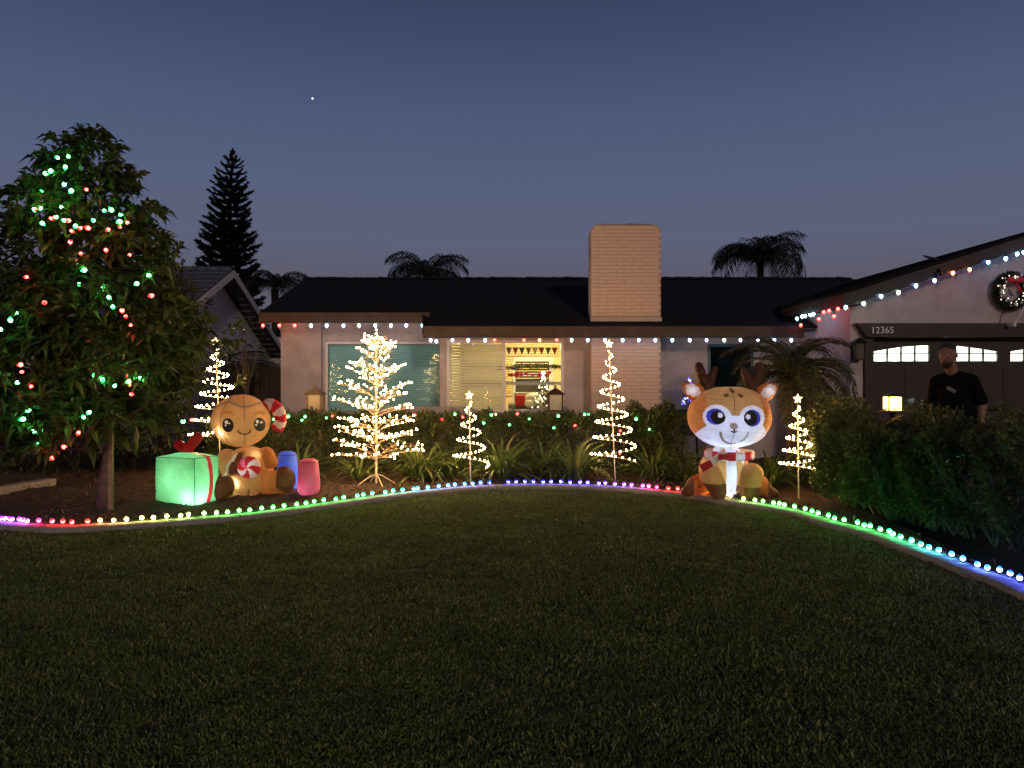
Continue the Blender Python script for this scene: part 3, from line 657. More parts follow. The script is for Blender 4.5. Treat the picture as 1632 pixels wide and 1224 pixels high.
# stand with a small blue-lit tree on the porch
ps = thing('plant_stand', (3.17, 13.3, 0), 'dark round drum stand on splayed legs by the porch wall', 'stand')
lathe_at(m := MB(), [(.20, .92), (.21, .94), (.20, .96)], (3.17, 13.3, 0), 20); m.build('top', iron_m, ps)
drum = MB(); drum.lathe([(.12, .50), (.145, .55), (.15, .7), (.145, .86), (.12, .919)], 20, Matrix.Translation((3.17, 13.3, 0))); dro = drum.build('drum', pmat('dull_green_metal', (.05, .06, .05), .5, .2, 8), ps, True)
for k in range(14):
    a = k * 2 * math.pi / 14; m = MB(); m.tube([(3.17 + .155 * math.cos(a), 13.3 + .155 * math.sin(a), .54), (3.17 + .158 * math.cos(a), 13.3 + .158 * math.sin(a), .88)], .007, 5); m.build('rib', iron_m, dro)
for k in range(4):
    a = k * math.pi / 2 + .6; m = MB(); m.tube([(3.17 + .13 * math.cos(a), 13.3 + .13 * math.sin(a), .9), (3.17 + .2 * math.cos(a), 13.3 + .2 * math.sin(a), .03)], .011, 6); m.build('leg', iron_m, ps)
bt_ = thing('tabletop_tree', (3.17, 13.3, .96), 'small tabletop christmas tree with blue and white lights on the drum stand', 'christmas tree')
k = 700; zz = rng.uniform(0, 1, k); a = rng.uniform(0, 6.283, k); r_ = .13 * (1 - zz) + .006
leaves(np.c_[3.17 + r_ * np.cos(a), 13.3 + r_ * np.sin(a), 1.03 + .47 * zz], np.c_[np.cos(a), np.sin(a), a * 0] + rng.normal(0, .3, (k, 3)), .05, .009).build('crown', leaf_dark, bt_)
m = MB(); m.tube([(3.17, 13.3, .962), (3.17, 13.3, 1.45)], [.015, .004], 6); m.build('trunk', wood_m, bt_)
for i in range(60):
    z = random.random(); a_ = random.uniform(0, 6.283); r_ = .13 * (1 - z) + .012
    key = ('tt', i % 3); 
    if key not in MATS: MATS[key] = sb.mesh('bulb', glow([(.06, .08, 1), (.12, .1, 1), (.55, .7, 1)][i % 3], 7))
    link('bulb', MATS[key], bt_, (3.17 + r_ * math.cos(a_), 13.3 + r_ * math.sin(a_), 1.05 + .47 * z), None, .008)

# house number
try:
    numm = pmat('pale_metal', (.62, .62, .60), .35, .1, 8)
    hx = P(1388, 531, 11.85)
    num = bpy.data.curves.new('house_number', 'FONT'); num.extrude = .006; num.bevel_depth = .0008
    hn = thing('house_number', (hx.x, 11.858, hx.z), 'pale metal house number 12365 on the dark beam above the garage door', 'house number')
    dgx = 0
    for chx in '12365':
        cu = bpy.data.curves.new('digit', 'FONT'); cu.body = chx; cu.size = .148; cu.extrude = .006
        to = bpy.data.objects.new('digit_tmp', cu); COL.objects.link(to); bpy.context.view_layer.update()
        me = bpy.data.meshes.new_from_object(to.evaluated_get(bpy.context.evaluated_depsgraph_get())); wd = to.dimensions.x
        bpy.data.objects.remove(to); me.materials.clear(); me.materials.append(numm); me.name = 'digit'
        link('digit', me, hn, (hx.x + dgx, 11.853, hx.z), (R(90), 0, 0)); dgx += .074
except Exception as ex: print('digits', ex)

# wreath with a red bow on the gable
wc = P(1611, 463, 11.93)
wr = thing('wreath', (wc.x, 11.97, wc.z), 'green wreath with white baubles and a red bow on the garage gable', 'wreath')
k = 2600; a = rng.uniform(0, 6.283, k); q = rng.uniform(0, 6.283, k); rr_ = .065 * np.sqrt(rng.uniform(.2, 1, k))
Pn = np.c_[wc.x + (.215 + rr_ * np.cos(q)) * np.cos(a), 11.92 + rr_ * np.sin(q), wc.z + (.215 + rr_ * np.cos(q)) * np.sin(a)]
leaves(Pn, rdirs(k) * .7 + np.c_[np.cos(a), -.4 + 0 * a, np.sin(a)], .075, .012).build('foliage', leaf_dark, wr)
m = MB(); m.tube([(wc.x + .2 * math.cos(t * math.pi / 12), 11.95, wc.z + .2 * math.sin(t * math.pi / 12)) for t in range(25)], .02, 6); m.build('ring', wood_m, wr)
bb = MB(); bb.ball((0, 0, 0), 1, 10, 8); bbm = bb.mesh('bauble', pmat('pearl', (.8, .8, .78), .25, .05, 5), True)
for i in range(18): a_ = i / 18 * 6.283 + random.uniform(-.15, .15); link('bauble', bbm, wr, (wc.x + random.uniform(.16, .27) * math.cos(a_), 11.85, wc.z + random.uniform(.16, .27) * math.sin(a_)), None, random.choice((.016, .02, .028)))
wb = sb.mesh('bulb', glow((1, .85, .62), 3))
for i in range(40): a_ = random.uniform(0, 6.283); r_ = random.uniform(.15, .28); link('bulb', wb, wr, (wc.x + r_ * math.cos(a_), 11.85, wc.z + r_ * math.sin(a_)), None, .0075)
m = MB(); bx, bz = wc.x + .02, wc.z + .14
for s in (-1, 1):
    m.ball((bx + s * .07, 11.84, bz + .02), (.07, .03, .05), 12, 8, Matrix.Rotation(-s * .4, 3, 'Y')); m.prism([(bx, bz), (bx + s * .09 + .03, bz - .17), (bx + s * .06 - .01, bz - .18)], 11.84, 11.848)
m.ball((bx, 11.82, bz), .028, 10, 8); m.build('bow', pmat('red_ribbon', (.50, .03, .06), .5, .15, 9), wr, True)
# solar panel and camera on the rake, pale rod at the frame edge
sp = thing('solar_panel', (5.68 + .77, 11.5, 3.33), 'small solar panel tilted on a bracket above the garage roof edge', 'solar panel')
pc = P(1484, 411, 11.45)
m = MB(); m.box(-.10, .10, -.07, .07, -.008, .008, Matrix.Translation(pc) @ Matrix.Rotation(R(12), 4, 'Y') @ Matrix.Rotation(R(24), 4, 'X')); m.build('panel', iron_m, sp)
m = MB(); m.tube([pc + Vector((0, .01, -.012)), pc + Vector((.012, .03, -.06)), pc + Vector((.015, .03, -.15))], .014, 6); m.build('bracket', iron_m, sp)
cc = P(1497, 435, 11.38)
sc_ = thing('security_camera', cc, 'round black security camera under the garage roof edge', 'camera')
m = MB(); m.ball(cc, .045, 14, 10); m.build('body', iron_m, sc_, True); m = MB(); m.tube([cc + Vector((0, 0, .02)), cc + Vector((0, .04, .06))], .02, 6); m.build('mount', iron_m, sc_)
ra, rb = P(1617, 517, 11.7), P(1634, 486, 11.6)
m = MB(); m.tube([ra, rb, rb + (rb - ra) * 1.4], .012, 6); m.box(ra.x - .02, ra.x + .02, ra.y - .01, 11.859, ra.z - .03, ra.z + .02)
tag(m.build('flag_pole', white_trim), 'thin white pole slanting up from the garage beam', 'pole')

# ------------------------------------------------------------------ neighbour house, gate
NX = -7.6
def N_(px, y): 
    d = NX * F / (px - 816); return Vector((NX, d, H - (y - 600) / F * d))
nb = thing('neighbour_house', (NX - 3, 19, 0), 'neighbouring house with a pale gable and grey tiled roof behind the dark tree', 'house')
ry, rz_ = 19.1, 4.28; ef, en = 23.8, 14.4; ez = 2.15; sl = (rz_ - ez) / (ef - ry)
m = MB(); m.add([(NX, en + .4, 0), (NX, ef - .4, 0), (NX, ef - .4, ez), (NX, ry, rz_ - .14), (NX, en + .4, ez), (NX - 8, en + .4, 0), (NX - 8, ef - .4, 0), (NX - 8, ef - .4, ez), (NX - 8, ry, rz_ - .14), (NX - 8, en + .4, ez)],
               [(0, 1, 2, 3, 4), (9, 8, 7, 6, 5), (0, 5, 6, 1), (1, 6, 7, 2), (4, 9, 5, 0)]); m.build('wall', nb_wall, nb)
m = MB(); nc = 15
for sgn in (-1, 1):
    for i in range(nc):
        t0, t1 = i / nc, (i + 1) / nc; yl = (en if sgn < 0 else ef); y0 = yl + (ry - yl) * t0; y1 = yl + (ry - yl) * t1; z0 = ez + (rz_ - ez) * t0; z1 = ez + (rz_ - ez) * t1
        m.add([(NX + .45, y0, z0 + .045), (NX + .45, y1, z1 + .01), (NX - 8.4, y1, z1 + .01), (NX - 8.4, y0, z0 + .045), (NX + .45, y0, z0 - .02), (NX + .45, y1, z1 - .05), (NX - 8.4, y1, z1 - .05), (NX - 8.4, y0, z0 - .02)],
              [(0, 1, 2, 3), (7, 6, 5, 4), (0, 4, 5, 1), (2, 6, 7, 3), (0, 3, 7, 4), (1, 5, 6, 2)])
nroof = m.build('roof', nb_roof, nb)
x = NX + .4
while x > NX - 8:
    a = MB(); a.tube([(x, ry, rz_ - .005), (x - .33, ry, rz_ + .015)], [.10, .085], 8); a.build('ridge_tile', nb_roof, nroof, True); x -= .31
for sgn in (-1, 1):
    yl = en if sgn < 0 else ef
    m = MB(); v = [(NX + .46, yl, ez - .16), (NX + .46, ry, rz_ - .18), (NX + .46, ry, rz_ - .01), (NX + .46, yl, ez + .0)]
    m.add(v + [(p[0] + .035, p[1], p[2]) for p in v], [(0, 1, 2, 3), (7, 6, 5, 4), (0, 4, 5, 1), (2, 6, 7, 3), (0, 3, 7, 4), (1, 5, 6, 2)]); m.build('rake_board', nb_wall, nb)
va = N_(331, 466); vn = MB(); vn.box(NX + .001, NX + .02, va.y - .28, va.y + .28, va.z - .30, va.z + .32); vo = vn.build('gable_vent', trim_dark, nb)
for k in range(9): m = MB(); m.box(NX + .0205, NX + .04, va.y - .25, va.y + .25, va.z - .27 + k * .064, va.z - .245 + k * .064); m.build('louvre', nb_wall, vo)
# lower outbuilding wall further behind
ob = thing('garden_shed', (-8.6, 26, 0), 'pale low outbuilding between the two houses', 'shed')
m = MB(); m.box(-10.5, -7.45, 26, 28, 0, 3.0); m.build('wall', nb_wall, ob); m = MB(); m.box(-10.7, -7.2, 25.7, 28.3, 3.001, 3.15); m.build('roof', roof_m, ob)
gy = 16.2; g0, g1 = (352 - 816) / F * gy, (453 - 816) / F * gy
gt_ = thing('side_gate', ((g0 + g1) / 2, gy, 0), 'dark wooden side gate with iron scrolls along its top', 'gate')
n = 13
def gtop(x): t = (x - g0) / (g1 - g0); return 1.72 + .16 * math.sin(t * math.pi)
for i in range(n):
    a = g0 + (g1 - g0) * i / n; b = g0 + (g1 - g0) * (i + 1) / n - .012
    m = MB(); m.prism([(a, .03), (b, .03), (b, gtop(b)), (a, gtop(a))], gy, gy + .03 + .006 * (i % 2)); m.build('board', gate_m, gt_)
m = MB(); m.tube([(g0 + (g1 - g0) * i / 16, gy + .02, gtop(g0 + (g1 - g0) * i / 16) + .22) for i in range(17)], .015, 6); m.tube([(g0 + (g1 - g0) * i / 16, gy + .02, gtop(g0 + (g1 - g0) * i / 16) + .03) for i in range(17)], .018, 6); m.build('top_rail', iron_m, gt_)
for i in range(9):
    xx = g0 + (g1 - g0) * (i + .5) / 9; zz_ = gtop(xx) + .125
    m = MB(); m.tube([(xx + .085 * (1 - t / 26) * math.cos(t * .5) , gy + .02, zz_ + .085 * (1 - t / 26) * math.sin(t * .5)) for t in range(22)], .009, 5); m.build('scroll', iron_m, gt_)

# ------------------------------------------------------------------ trees far behind
def palm_frond(L, arch, nl, ll, seed, hang=.6, w=.035):
    rr = random.Random(seed); pts = []; p = Vector((0, 0, 0)); e = R(62) ; ns = 14
    for i in range(ns + 1):
        pts.append(p.copy()); e2 = e - arch * (i / ns) ** 1.2; p = p + Vector((math.cos(e2), 0, math.sin(e2))) * (L / ns)
    m = MB(); m.tube(pts, [.03 * (1 - i / (ns + 2)) * L / 2 + .004 for i in range(ns + 1)], 5)
    for k in range(nl):
        t = .12 + .86 * k / nl; f = t * ns; i = min(int(f), ns - 1); q = pts[i].lerp(pts[i + 1], f - i); tg = (pts[i + 1] - pts[i]).normalized()
        l_ = ll * math.sin(math.pi * min(1, .18 + t * .78)) ** .6
        for s in (-1, 1):
            d = (Vector((0, s, 0)) * .9 + tg * .55 + Vector((0, 0, .15)) + Vector((rr.uniform(-.15, .15),) * 3)).normalized()
            a = q; b = q + d * l_ * .5; c_ = q + d * l_ + Vector((0, 0, -hang * l_)); sd = d.cross(Vector((0, 0, 1))).normalized() * w
            m.face([a, b + sd, b - sd]); m.face([b + sd, c_, b - sd])
    return m
def palm(name, base, crown_z, L, n, label, mat, tm, arch=R(150), nl=46, ll=.6, r=.16, hang=.6, emin=-10, w=.035):
    t = thing(name, (base.x, base.y, 0), label, 'palm tree', None); base = Vector((base.x, base.y, crown_z))
    m = MB(); m.tube([(base.x, base.y, -.05), (base.x + .05, base.y, crown_z * .5), (base.x, base.y, crown_z)], [r * 1.25, r, r * .9], 10); m.build('trunk', tm, t, True)
    vr = [palm_frond(L, arch * q, nl, ll, i, hang, w).mesh('frond', mat) for i, q in enumerate((.8, .95, 1.1))]
    for i in range(n):
        el = random.uniform(emin, 62) if i > n * .25 else random.uniform(30, 75)
        link('frond', vr[i % 3], t, base, (0, R(52 - el) * .85, i * 2.39996 + random.uniform(-.3, .3)), random.uniform(.85, 1.08))
    return t
bark_far = pmat('far_bark', (.02, .018, .015), .9, .2, 6)
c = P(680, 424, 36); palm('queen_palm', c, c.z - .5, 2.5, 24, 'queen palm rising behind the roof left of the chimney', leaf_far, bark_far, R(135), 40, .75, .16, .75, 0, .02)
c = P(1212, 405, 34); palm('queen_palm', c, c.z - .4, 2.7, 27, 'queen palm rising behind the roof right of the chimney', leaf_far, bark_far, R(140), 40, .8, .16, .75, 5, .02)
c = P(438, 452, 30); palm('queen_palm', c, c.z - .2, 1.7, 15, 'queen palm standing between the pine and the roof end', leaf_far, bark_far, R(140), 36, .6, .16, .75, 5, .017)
# norfolk pine
PY = 35.0; px_ = (366 - 816) / F * PY; topz = H + (600 - 236) / F * PY
pn = thing('norfolk_pine', (px_, PY, 0), 'tall dark layered pine standing against the dusk sky', 'pine tree')
def bend(z): return .35 * (z / topz) ** 2
m = MB(); m.tube([(px_ + bend(z) - .2, PY, z) for z in np.linspace(-.05, topz, 10)], [.26 * (1 - i / 10) + .02 for i in range(10)], 8); m.build('trunk', bark_far, pn)
vr = []
for q in range(5):
    pts = [Vector((t, 0, -.10 * math.sin(t * math.pi) + .16 * t * t)) for t in np.linspace(0, 1, 9)]
    m = MB(); m.tube(pts, [.016 * (1 - i / 10) for i in range(9)], 4)
    k = 380; t = rng.uniform(.08, 1, k); base = np.c_[t, np.zeros(k), -.10 * np.sin(t * math.pi) + .16 * t * t]
    d = rng.normal(0, 1, (k, 3)); d[:, 0] = abs(d[:, 0]) * .8 + .7; d[:, 2] = d[:, 2] * .5 + .35
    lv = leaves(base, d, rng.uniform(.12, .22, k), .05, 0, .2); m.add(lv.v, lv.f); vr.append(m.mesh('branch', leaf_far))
lv_n = 27
for i in range(lv_n):
    z = 3.6 + (topz - .25 - 3.6) * i / (lv_n - 1); t = i / (lv_n - 1); rad = (1.62 * (1 - t) ** .50 + .12) * random.uniform(.88, 1.06); nb_ = 11 if t < .8 else 8
    if i == 0: rad *= .8
    a0 = random.uniform(0, 6.28)
    for k in range(nb_):
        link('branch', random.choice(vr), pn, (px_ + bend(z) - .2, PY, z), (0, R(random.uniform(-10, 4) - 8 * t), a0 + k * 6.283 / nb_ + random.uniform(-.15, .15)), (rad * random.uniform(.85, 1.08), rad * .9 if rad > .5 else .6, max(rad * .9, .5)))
# dark shrubs and thin tree behind the big tree
def blob_plant(name, label, cat, cen, rad, nleaf, L, Wd, mat, trunk=True, group=None):
    t = thing(name, (cen[0], cen[1], 0), label, cat, group)
    d = rdirs(nleaf); r = rng.uniform(.35, 1, nleaf) ** .5
    lump = 1 + .18 * np.sin(d[:, 0] * 5 + cen[0]) * np.cos(d[:, 2] * 6) + .12 * np.sin(d[:, 1] * 9)
    p = np.array(cen) + d * np.array(rad) * (r * lump)[:, None]
    leaves(p, d + rng.normal(0, .6, (nleaf, 3)), rng.uniform(.7, 1.2, nleaf) * L, rng.uniform(.8, 1.2, nleaf) * Wd).build('crown', mat, t)
    m = MB(); z0 = cen[2] - rad[2] * .2
    m.tube([(cen[0], cen[1], -.05), (cen[0] + .03, cen[1], z0)], [.06, .04], 7)
    for k in range(7):
        dd = Vector(rdirs(1)[0]); dd.z = abs(dd.z) * .6 - .1; m.tube([(cen[0], cen[1], z0 * .6), Vector(cen) + Vector((dd.x * rad[0], dd.y * rad[1], dd.z * rad[2])) * .8], [.03, .008], 5)
    m.build('trunk', bark_m, t); return t
c = P(255, 490, 13.2); blob_plant('backyard_tree', 'dark leafy tree behind the light-strung tree, in front of the neighbouring gable', 'tree', (c.x, c.y, c.z - .35), (.72, .7, 1.15), 3200, .13, .05, leaf_dark)
c = P(392, 540, 15.4); blob_plant('sapling', 'thin sparse sapling silhouetted against the neighbouring wall', 'tree', (c.x, c.y, c.z - .2), (.42, .35, .75), 170, .14, .06, leaf_dark)
c = P(60, 600, 14.0); blob_plant('backyard_tree', 'dark tree mass at the left edge behind the light-strung tree', 'tree', (c.x - .6, c.y, c.z + .1), (2.6, 1.2, 1.7), 5200, .15, .06, leaf_dark)
c = P(120, 700, 12.2); blob_plant('garden_shrub', 'dark shrub low on the left behind the tree trunk', 'shrub', (c.x, c.y, .7), (2.2, .8, .75), 4200, .11, .045, leaf_dark)

# ------------------------------------------------------------------ the light-strung tree on the left
TX, TY = (171 - 816) / F * 8.6, 8.6
CXX = -4.93
PROF = np.array([(.30, .35), (.5, .75), (.72, 1.02), (.97, 1.28), (1.3, 1.45), (1.7, 1.52), (2.1, 1.46), (2.42, 1.22), (2.8, 1.02), (3.2, .98), (3.58, .80), (3.9, .62), (4.2, .40), (4.42, .16), (4.5, .05)])
def crad(z): return np.interp(z, PROF[:, 0], PROF[:, 1])
tr = thing('strung_tree', (TX, TY, 0), 'bushy long leafed tree wound with red and green lights at the left', 'tree')
m = MB(); m.tube([(TX - .04, TY, -.05), (TX - .03, TY, .35), (TX + .02, TY, .8), (TX - .02, TY, 1.6), (CXX + .05, TY, 2.6), (CXX, TY, 3.8)], [.085, .066, .058, .05, .035, .012], 10); m.build('trunk', bark_m, tr, True)
NR = 1750
z = []
while len(z) < NR:
    q = random.uniform(.42, 4.42)
    if random.random() < (crad(q) / 1.5) ** 1.6 + .05: z.append(q)
z = np.array(z); a = rng.uniform(0, 2 * math.pi, NR)
lump = 1 + .15 * np.sin(a * 5 + z * 3.1) + .12 * np.sin(a * 3 - z * 5.3) + .08 * np.sin(a * 8 + z * 9) + rng.normal(0, .07, NR)
r = crad(z) * lump * rng.uniform(.12, 1, NR) ** .45 * .93
low = z < .8; 
tips = np.c_[CXX + r * np.cos(a), TY + r * np.sin(a) * .95, z]
keep = ~((tips[:, 2] < .82) & (tips[:, 0] < TX + .12) & (tips[:, 0] > -5.6)) | (tips[:, 2] > .78)
keep &= ~((tips[:, 2] < 1.4) & (tips[:, 0] > -4.12) & (tips[:, 1] < 9.8))
keep &= ~((tips[:, 2] < 1.0) & (tips[:, 0] > -4.45) & (tips[:, 1] < 9.4))
keep &= ~((tips[:, 2] < .80) & (np.abs(tips[:, 0] - TX) < .22))
tips = tips[keep]; z = z[keep]; r = r[keep]; a = a[keep]
out = np.c_[np.cos(a) * .8, np.sin(a) * .8, .55 + 0 * a]; out /= np.linalg.norm(out, axis=1, keepdims=True)
P_ = []; D_ = []
for i in range(len(tips)):
    n = random.randint(8, 13)
    d = rng.normal(0, .62, (n, 3)) + out[i] * .8 + np.array([0, 0, .12]); back = rng.uniform(0, .13, n)[:, None]
    P_.append(tips[i] - out[i] * back); D_.append(d)
P_ = np.concatenate(P_); D_ = np.concatenate(D_); nl = len(P_)
L_ = rng.uniform(.12, .21, nl); W_ = L_ * rng.uniform(.32, .46, nl)
score = -P_[:, 1] + rng.normal(0, .12, nl) + .3 * np.abs(P_[:, 0] - CXX)     # nearest leaves become single leaves
big = np.argsort(-score)[:290]; mask = np.ones(nl, bool); mask[big] = False
fol = leaves(P_[mask], D_[mask], L_[mask], W_[mask], .42, .3).build('foliage', leaf_tree, tr); tag(fol, kind='stuff')
lm = leaves(np.zeros((1, 3)), np.array([[1.0, 0, 0]]), 1.0, .36, .42, .3, np.array([[0, 0, 1.0]])).mesh('leaf', leaf_tree)
for i in big:
    d = Vector(D_[i]).normalized(); q = d.to_track_quat('X', 'Z'); q = q @ Quaternion((1, 0, 0), random.uniform(-.9, .9))
    link('leaf', lm, tr, P_[i], q, float(L_[i]))
for i in range(0, len(tips), 30):
    zt = max(.75, tips[i][2] - r[i] * .55); tx = np.interp(zt, [0, .8, 1.6, 3.8], [TX - .04, TX, TX - .02, CXX])
    b = Vector((tx, TY, zt)); e = Vector(tips[i]); mid = b.lerp(e, .5) + Vector((0, 0, -.06))
    m = MB(); m.tube([b, mid, e], [.022, .013, .005], 5); m.build('branch', bark_m, tr)
sx0 = (181 - 816) / F * 8.5
m = MB(); m.box(sx0 - .022, sx0 + .022, 8.42, 8.465, 0, 1.08); tag(m.build('tree_stake', stake_m), 'square wooden stake driven in beside the tree trunk', 'stake')

# ------------------------------------------------------------------ bulbs
def bulb_mesh(col, L):
    key = ('bulb', tuple(round(k, 2) for k in col), L)
    if key in MATS: return MATS[key]
    m = MB(); m.cm = 1; m.lathe([(.016, -.012), (.017, .018)], 7)
    m.cm = 0; m.lathe([(.017, .0185), (.026, .034), (.030, .050), (.026, .070), (.014, .090), (.003, .102)], 9)
    MATS[key] = m.mesh('bulb', [glow(col, L, (.045, .05)), cord_m], True); return MATS[key]
def huemap(x, tab):
    xs = [t[0] for t in tab]; i = 0
    while i < len(xs) - 2 and x > xs[i + 1]: i += 1
    t = min(1, max(0, (x - xs[i]) / (xs[i + 1] - xs[i]))); t = round(t * 4) / 4
    return tuple(a * (1 - t) + b * t for a, b in zip(tab[i][1], tab[i + 1][1]))
KC = [(-200, (.05, .1, 1)), (0, (.38, .08, 1)), (40, (.75, .10, .95)), (62, (1, .10, .42)), (95, (1, .07, .07)), (140, (1, .16, .07)), (162, (1, .58, .2)), (205, (1, .82, .40)), (250, (.95, .95, .40)), (300, (.65, 1, .35)), (380, (.30, 1, .30)), (480, (.16, 1, .26)), (570, (.12, 1, .40)), (620, (.12, .95, .72)), (690, (.13, .62, 1)), (770, (.08, .35, 1)),
      (812, (.07, .10, 1)), (900, (.12, .08, 1)), (960, (.28, .10, 1)), (1000, (.55, .10, 1)), (1035, (1, .10, .62)), (1066, (1, .07, .10)), (1112, (1, .25, .08)), (1130, (1, .62, .20)), (1160, (1, .90, .40)), (1185, (.70, 1, .36)), (1220, (.34, 1, .30)), (1300, (.18, 1, .28)), (1400, (.10, 1, .32)), (1450, (.10, 1, .60)), (1490, (.10, .80, .88)), (1530, (.08, .46, 1)), (1620, (.06, .24, 1)), (1800, (.06, .12, 1))]
kxs = [-40, -18, 2, 10, 17, 24, 31, 39, 49, 62, 85, 99, 119, 140, 160, 182, 203, 226, 246, 266, 288, 300, 325, 344, 362, 381, 398, 418, 435, 452, 471, 486, 500, 517, 533, 547, 567, 580, 595, 612, 626, 641, 658, 665, 680, 698, 712, 725, 739, 752, 767, 778, 810, 823, 836, 850, 866, 879, 893, 909, 925, 937, 955, 965, 981, 996, 1007, 1025, 1034, 1049, 1067, 1080, 1098, 1124, 1149, 1163, 1187, 1205, 1218, 1235, 1244, 1254, 1268, 1284, 1297, 1307, 1320, 1334, 1347, 1366, 1380, 1388, 1407, 1416, 1429, 1442, 1456, 1473, 1486, 1500, 1520, 1540, 1564, 1580, 1594, 1609, 1630, 1650, 1672] + list(range(1694, 2060, 24))
kl = thing('kerb_light_string', (0, 10.3, .07), 'rainbow string of large bulbs running along the curved lawn kerb', 'string lights')
kpx = 816 + kline[:, 0] / kline[:, 1] * F
mono = np.maximum.accumulate(kpx)
cord_pts = []
for x in kxs:
    i = np.interp(x, mono, np.arange(len(kline))); px, py = np.interp(i, np.arange(len(kline)), kline[:, 0]), np.interp(i, np.arange(len(kline)), kline[:, 1])
    tg = Vector((*tan[int(i)], 0)); nn = Vector((*nor[int(i)], 0))
    pos = Vector((px, py, .075)) + nn * random.uniform(-.015, .03)
    col = huemap(x, KC); up = (Vector((random.uniform(-.4, .4), random.uniform(-.3, .1) - .15, 1)) + nn * .35).normalized()
    sat = tuple(max(.012, c ** 2.1) for c in col)
    link('bulb', bulb_mesh(sat, 38), kl, pos + Vector((0, 0, .0)), Vector((0, 0, 1)).rotation_difference(up), (.66, .66, .54))
    cord_pts.append(pos + Vector((0, 0, -.006)) + tg * .02 - nn * .015)
m = MB(); m.tube(cord_pts, .006, 5); m.build('cord', cord_m, kl)
bulb_dn = Quaternion((1, 0, 0), math.pi)
def hang(par, p, col, L=7, s=1.0, tilt=.12):
    q = Quaternion((1, 0, 0), math.pi + random.uniform(-tilt, tilt)) @ Quaternion((0, 1, 0), random.uniform(-tilt, tilt))
    link('bulb', bulb_mesh(col, L), par, p, q, s)
WB, BW, CW, RD, OR, GW = (.34, .56, 1), (.20, .36, 1), (.22, .80, .95), (1, .02, .012), (1, .16, .05), (.40, 1, .50)
h1 = thing('eave_light_string', (-3.2, 14.22, 2.57), 'string of red and blue white bulbs under the left eave above the shuttered window', 'string lights')
cp = []
for x, c in ((419, RD), (445, RD), (470, RD), (496, WB), (521, WB), (547, BW), (572, CW), (598, WB), (623, WB), (647, BW), (674, CW)):
    p = P(x, 512.5, 14.22); p.z = 2.565; hang(h1, p, c, 26, .9); cp.append(p + Vector((0, .03, .02)))
m = MB(); m.tube([p for p in cp], .005, 5); m.build('cord', cord_m, h1)
h2 = thing('eave_light_string', (1.2, 13.22, 2.24), 'long string of blue white bulbs under the eave from the lit window past the chimney', 'string lights')
cp = []
for x, c in ((686, WB), (695, BW), (721, BW), (746, WB), (773, WB), (788, RD), (835, RD), (860, OR), (887, RD), (911, WB), (937, BW), (964, WB), (992, BW), (1018, BW), (1044, WB), (1072, CW), (1099, WB), (1126, (.16, .22, 1)), (1154, (.30, .9, .35)), (1180, WB), (1208, BW), (1234, (.2, .5, 1)), (1261, WB)):
    p = P(x, 540, 13.22); p.z = 2.232 - (.0 if x != 695 else .02); hang(h2, p, c, 26, .78); cp.append(p + Vector((0, .02, .018)))
m = MB(); m.tube(cp, .005, 5); m.build('cord', cord_m, h2)
h3 = thing('gable_light_string', (6.6, 11.4, 3.0), 'string of white, blue and orange bulbs climbing the garage gable', 'string lights')
cp = []
for x, yy, c in ((1349, 491, CW), (1375, 485, GW), (1404, 473, WB), (1433, 467, (.55, 1, .6)), (1460, 456, WB), (1489, 448, BW), (1519, 436, OR), (1546, 431, OR), (1574, 419, (.12, .25, 1)), (1603, 413, (.25, .6, 1)), (1622, 406, (.22, .5, 1)), (1631, 403, (.3, .7, 1)), (1650, 396, WB), (1667, 391, BW)):
    p = P(x, yy - 5, 11.40); hang(h3, p, c, 26, .8, .3); cp.append(p + Vector((0, .02, .012)))
m = MB(); m.tube(cp, .005, 5); m.build('cord', cord_m, h3)
h4 = thing('side_eave_light_string', (5.05, 12.6, 2.6), 'cluster of red and white bulbs along the side eave behind the palm', 'string lights')
cp = []
for yy, c, dz in ((11.6, RD, 0), (11.75, RD, -.1), (11.95, RD, 0), (12.15, RD, 0), (12.35, RD, -.1), (12.55, WB, 0), (12.7, WB, 0), (12.9, CW, 0), (13.05, WB, 0), (13.1, RD, -.15), (13.3, CW, -.02), (13.5, WB, -.24), (13.9, WB, -.05)):
    p = Vector((5.08, yy, 2.64 + dz)); hang(h4, p, c, 26, .8, .3); cp.append(p + Vector((.015, 0, .012)))
m = MB(); m.tube(cp, .005, 5); m.build('cord', cord_m, h4)
# red and green bulbs in the tree
GR = (.02, 1, .13)
tl = thing('tree_light_string', (CXX, 7.6, 2.3), 'string of red and green bulbs wound through the leaves of the left tree', 'string lights')
greens = [(105, 248), (104, 262), (95, 253), (75, 275), (104, 290), (68, 310), (54, 329), (66, 328), (88, 343), (100, 332), (107, 352), (165, 334), (181, 339), (196, 340), (196, 352), (121, 357), (150, 351), (140, 429), (161, 458), (170, 471), (179, 486), (232, 438), (222, 449), (27, 502), (17, 515), (6, 527), (202, 576), (224, 596), (152, 600), (163, 604), (31, 608), (43, 667), (135, 668), (50, 650), (62, 705), (50, 688), (145, 654), (210, 606), (83, 268), (117, 300), (64, 352), (180, 618), (128, 452), (292, 669)]
reds = [(57, 336), (77, 346), (131, 361), (146, 365), (110, 366), (113, 383), (194, 363), (205, 358), (176, 364), (71, 481), (194, 490), (200, 502), (205, 517), (39, 580), (35, 593), (47, 441), (152, 592), (199, 593), (204, 613), (205, 628), (127, 686), (106, 715), (87, 727), (142, 303), (128, 401), (168, 394), (205, 408), (45, 615), (302, 668), (246, 470), (113, 351)]
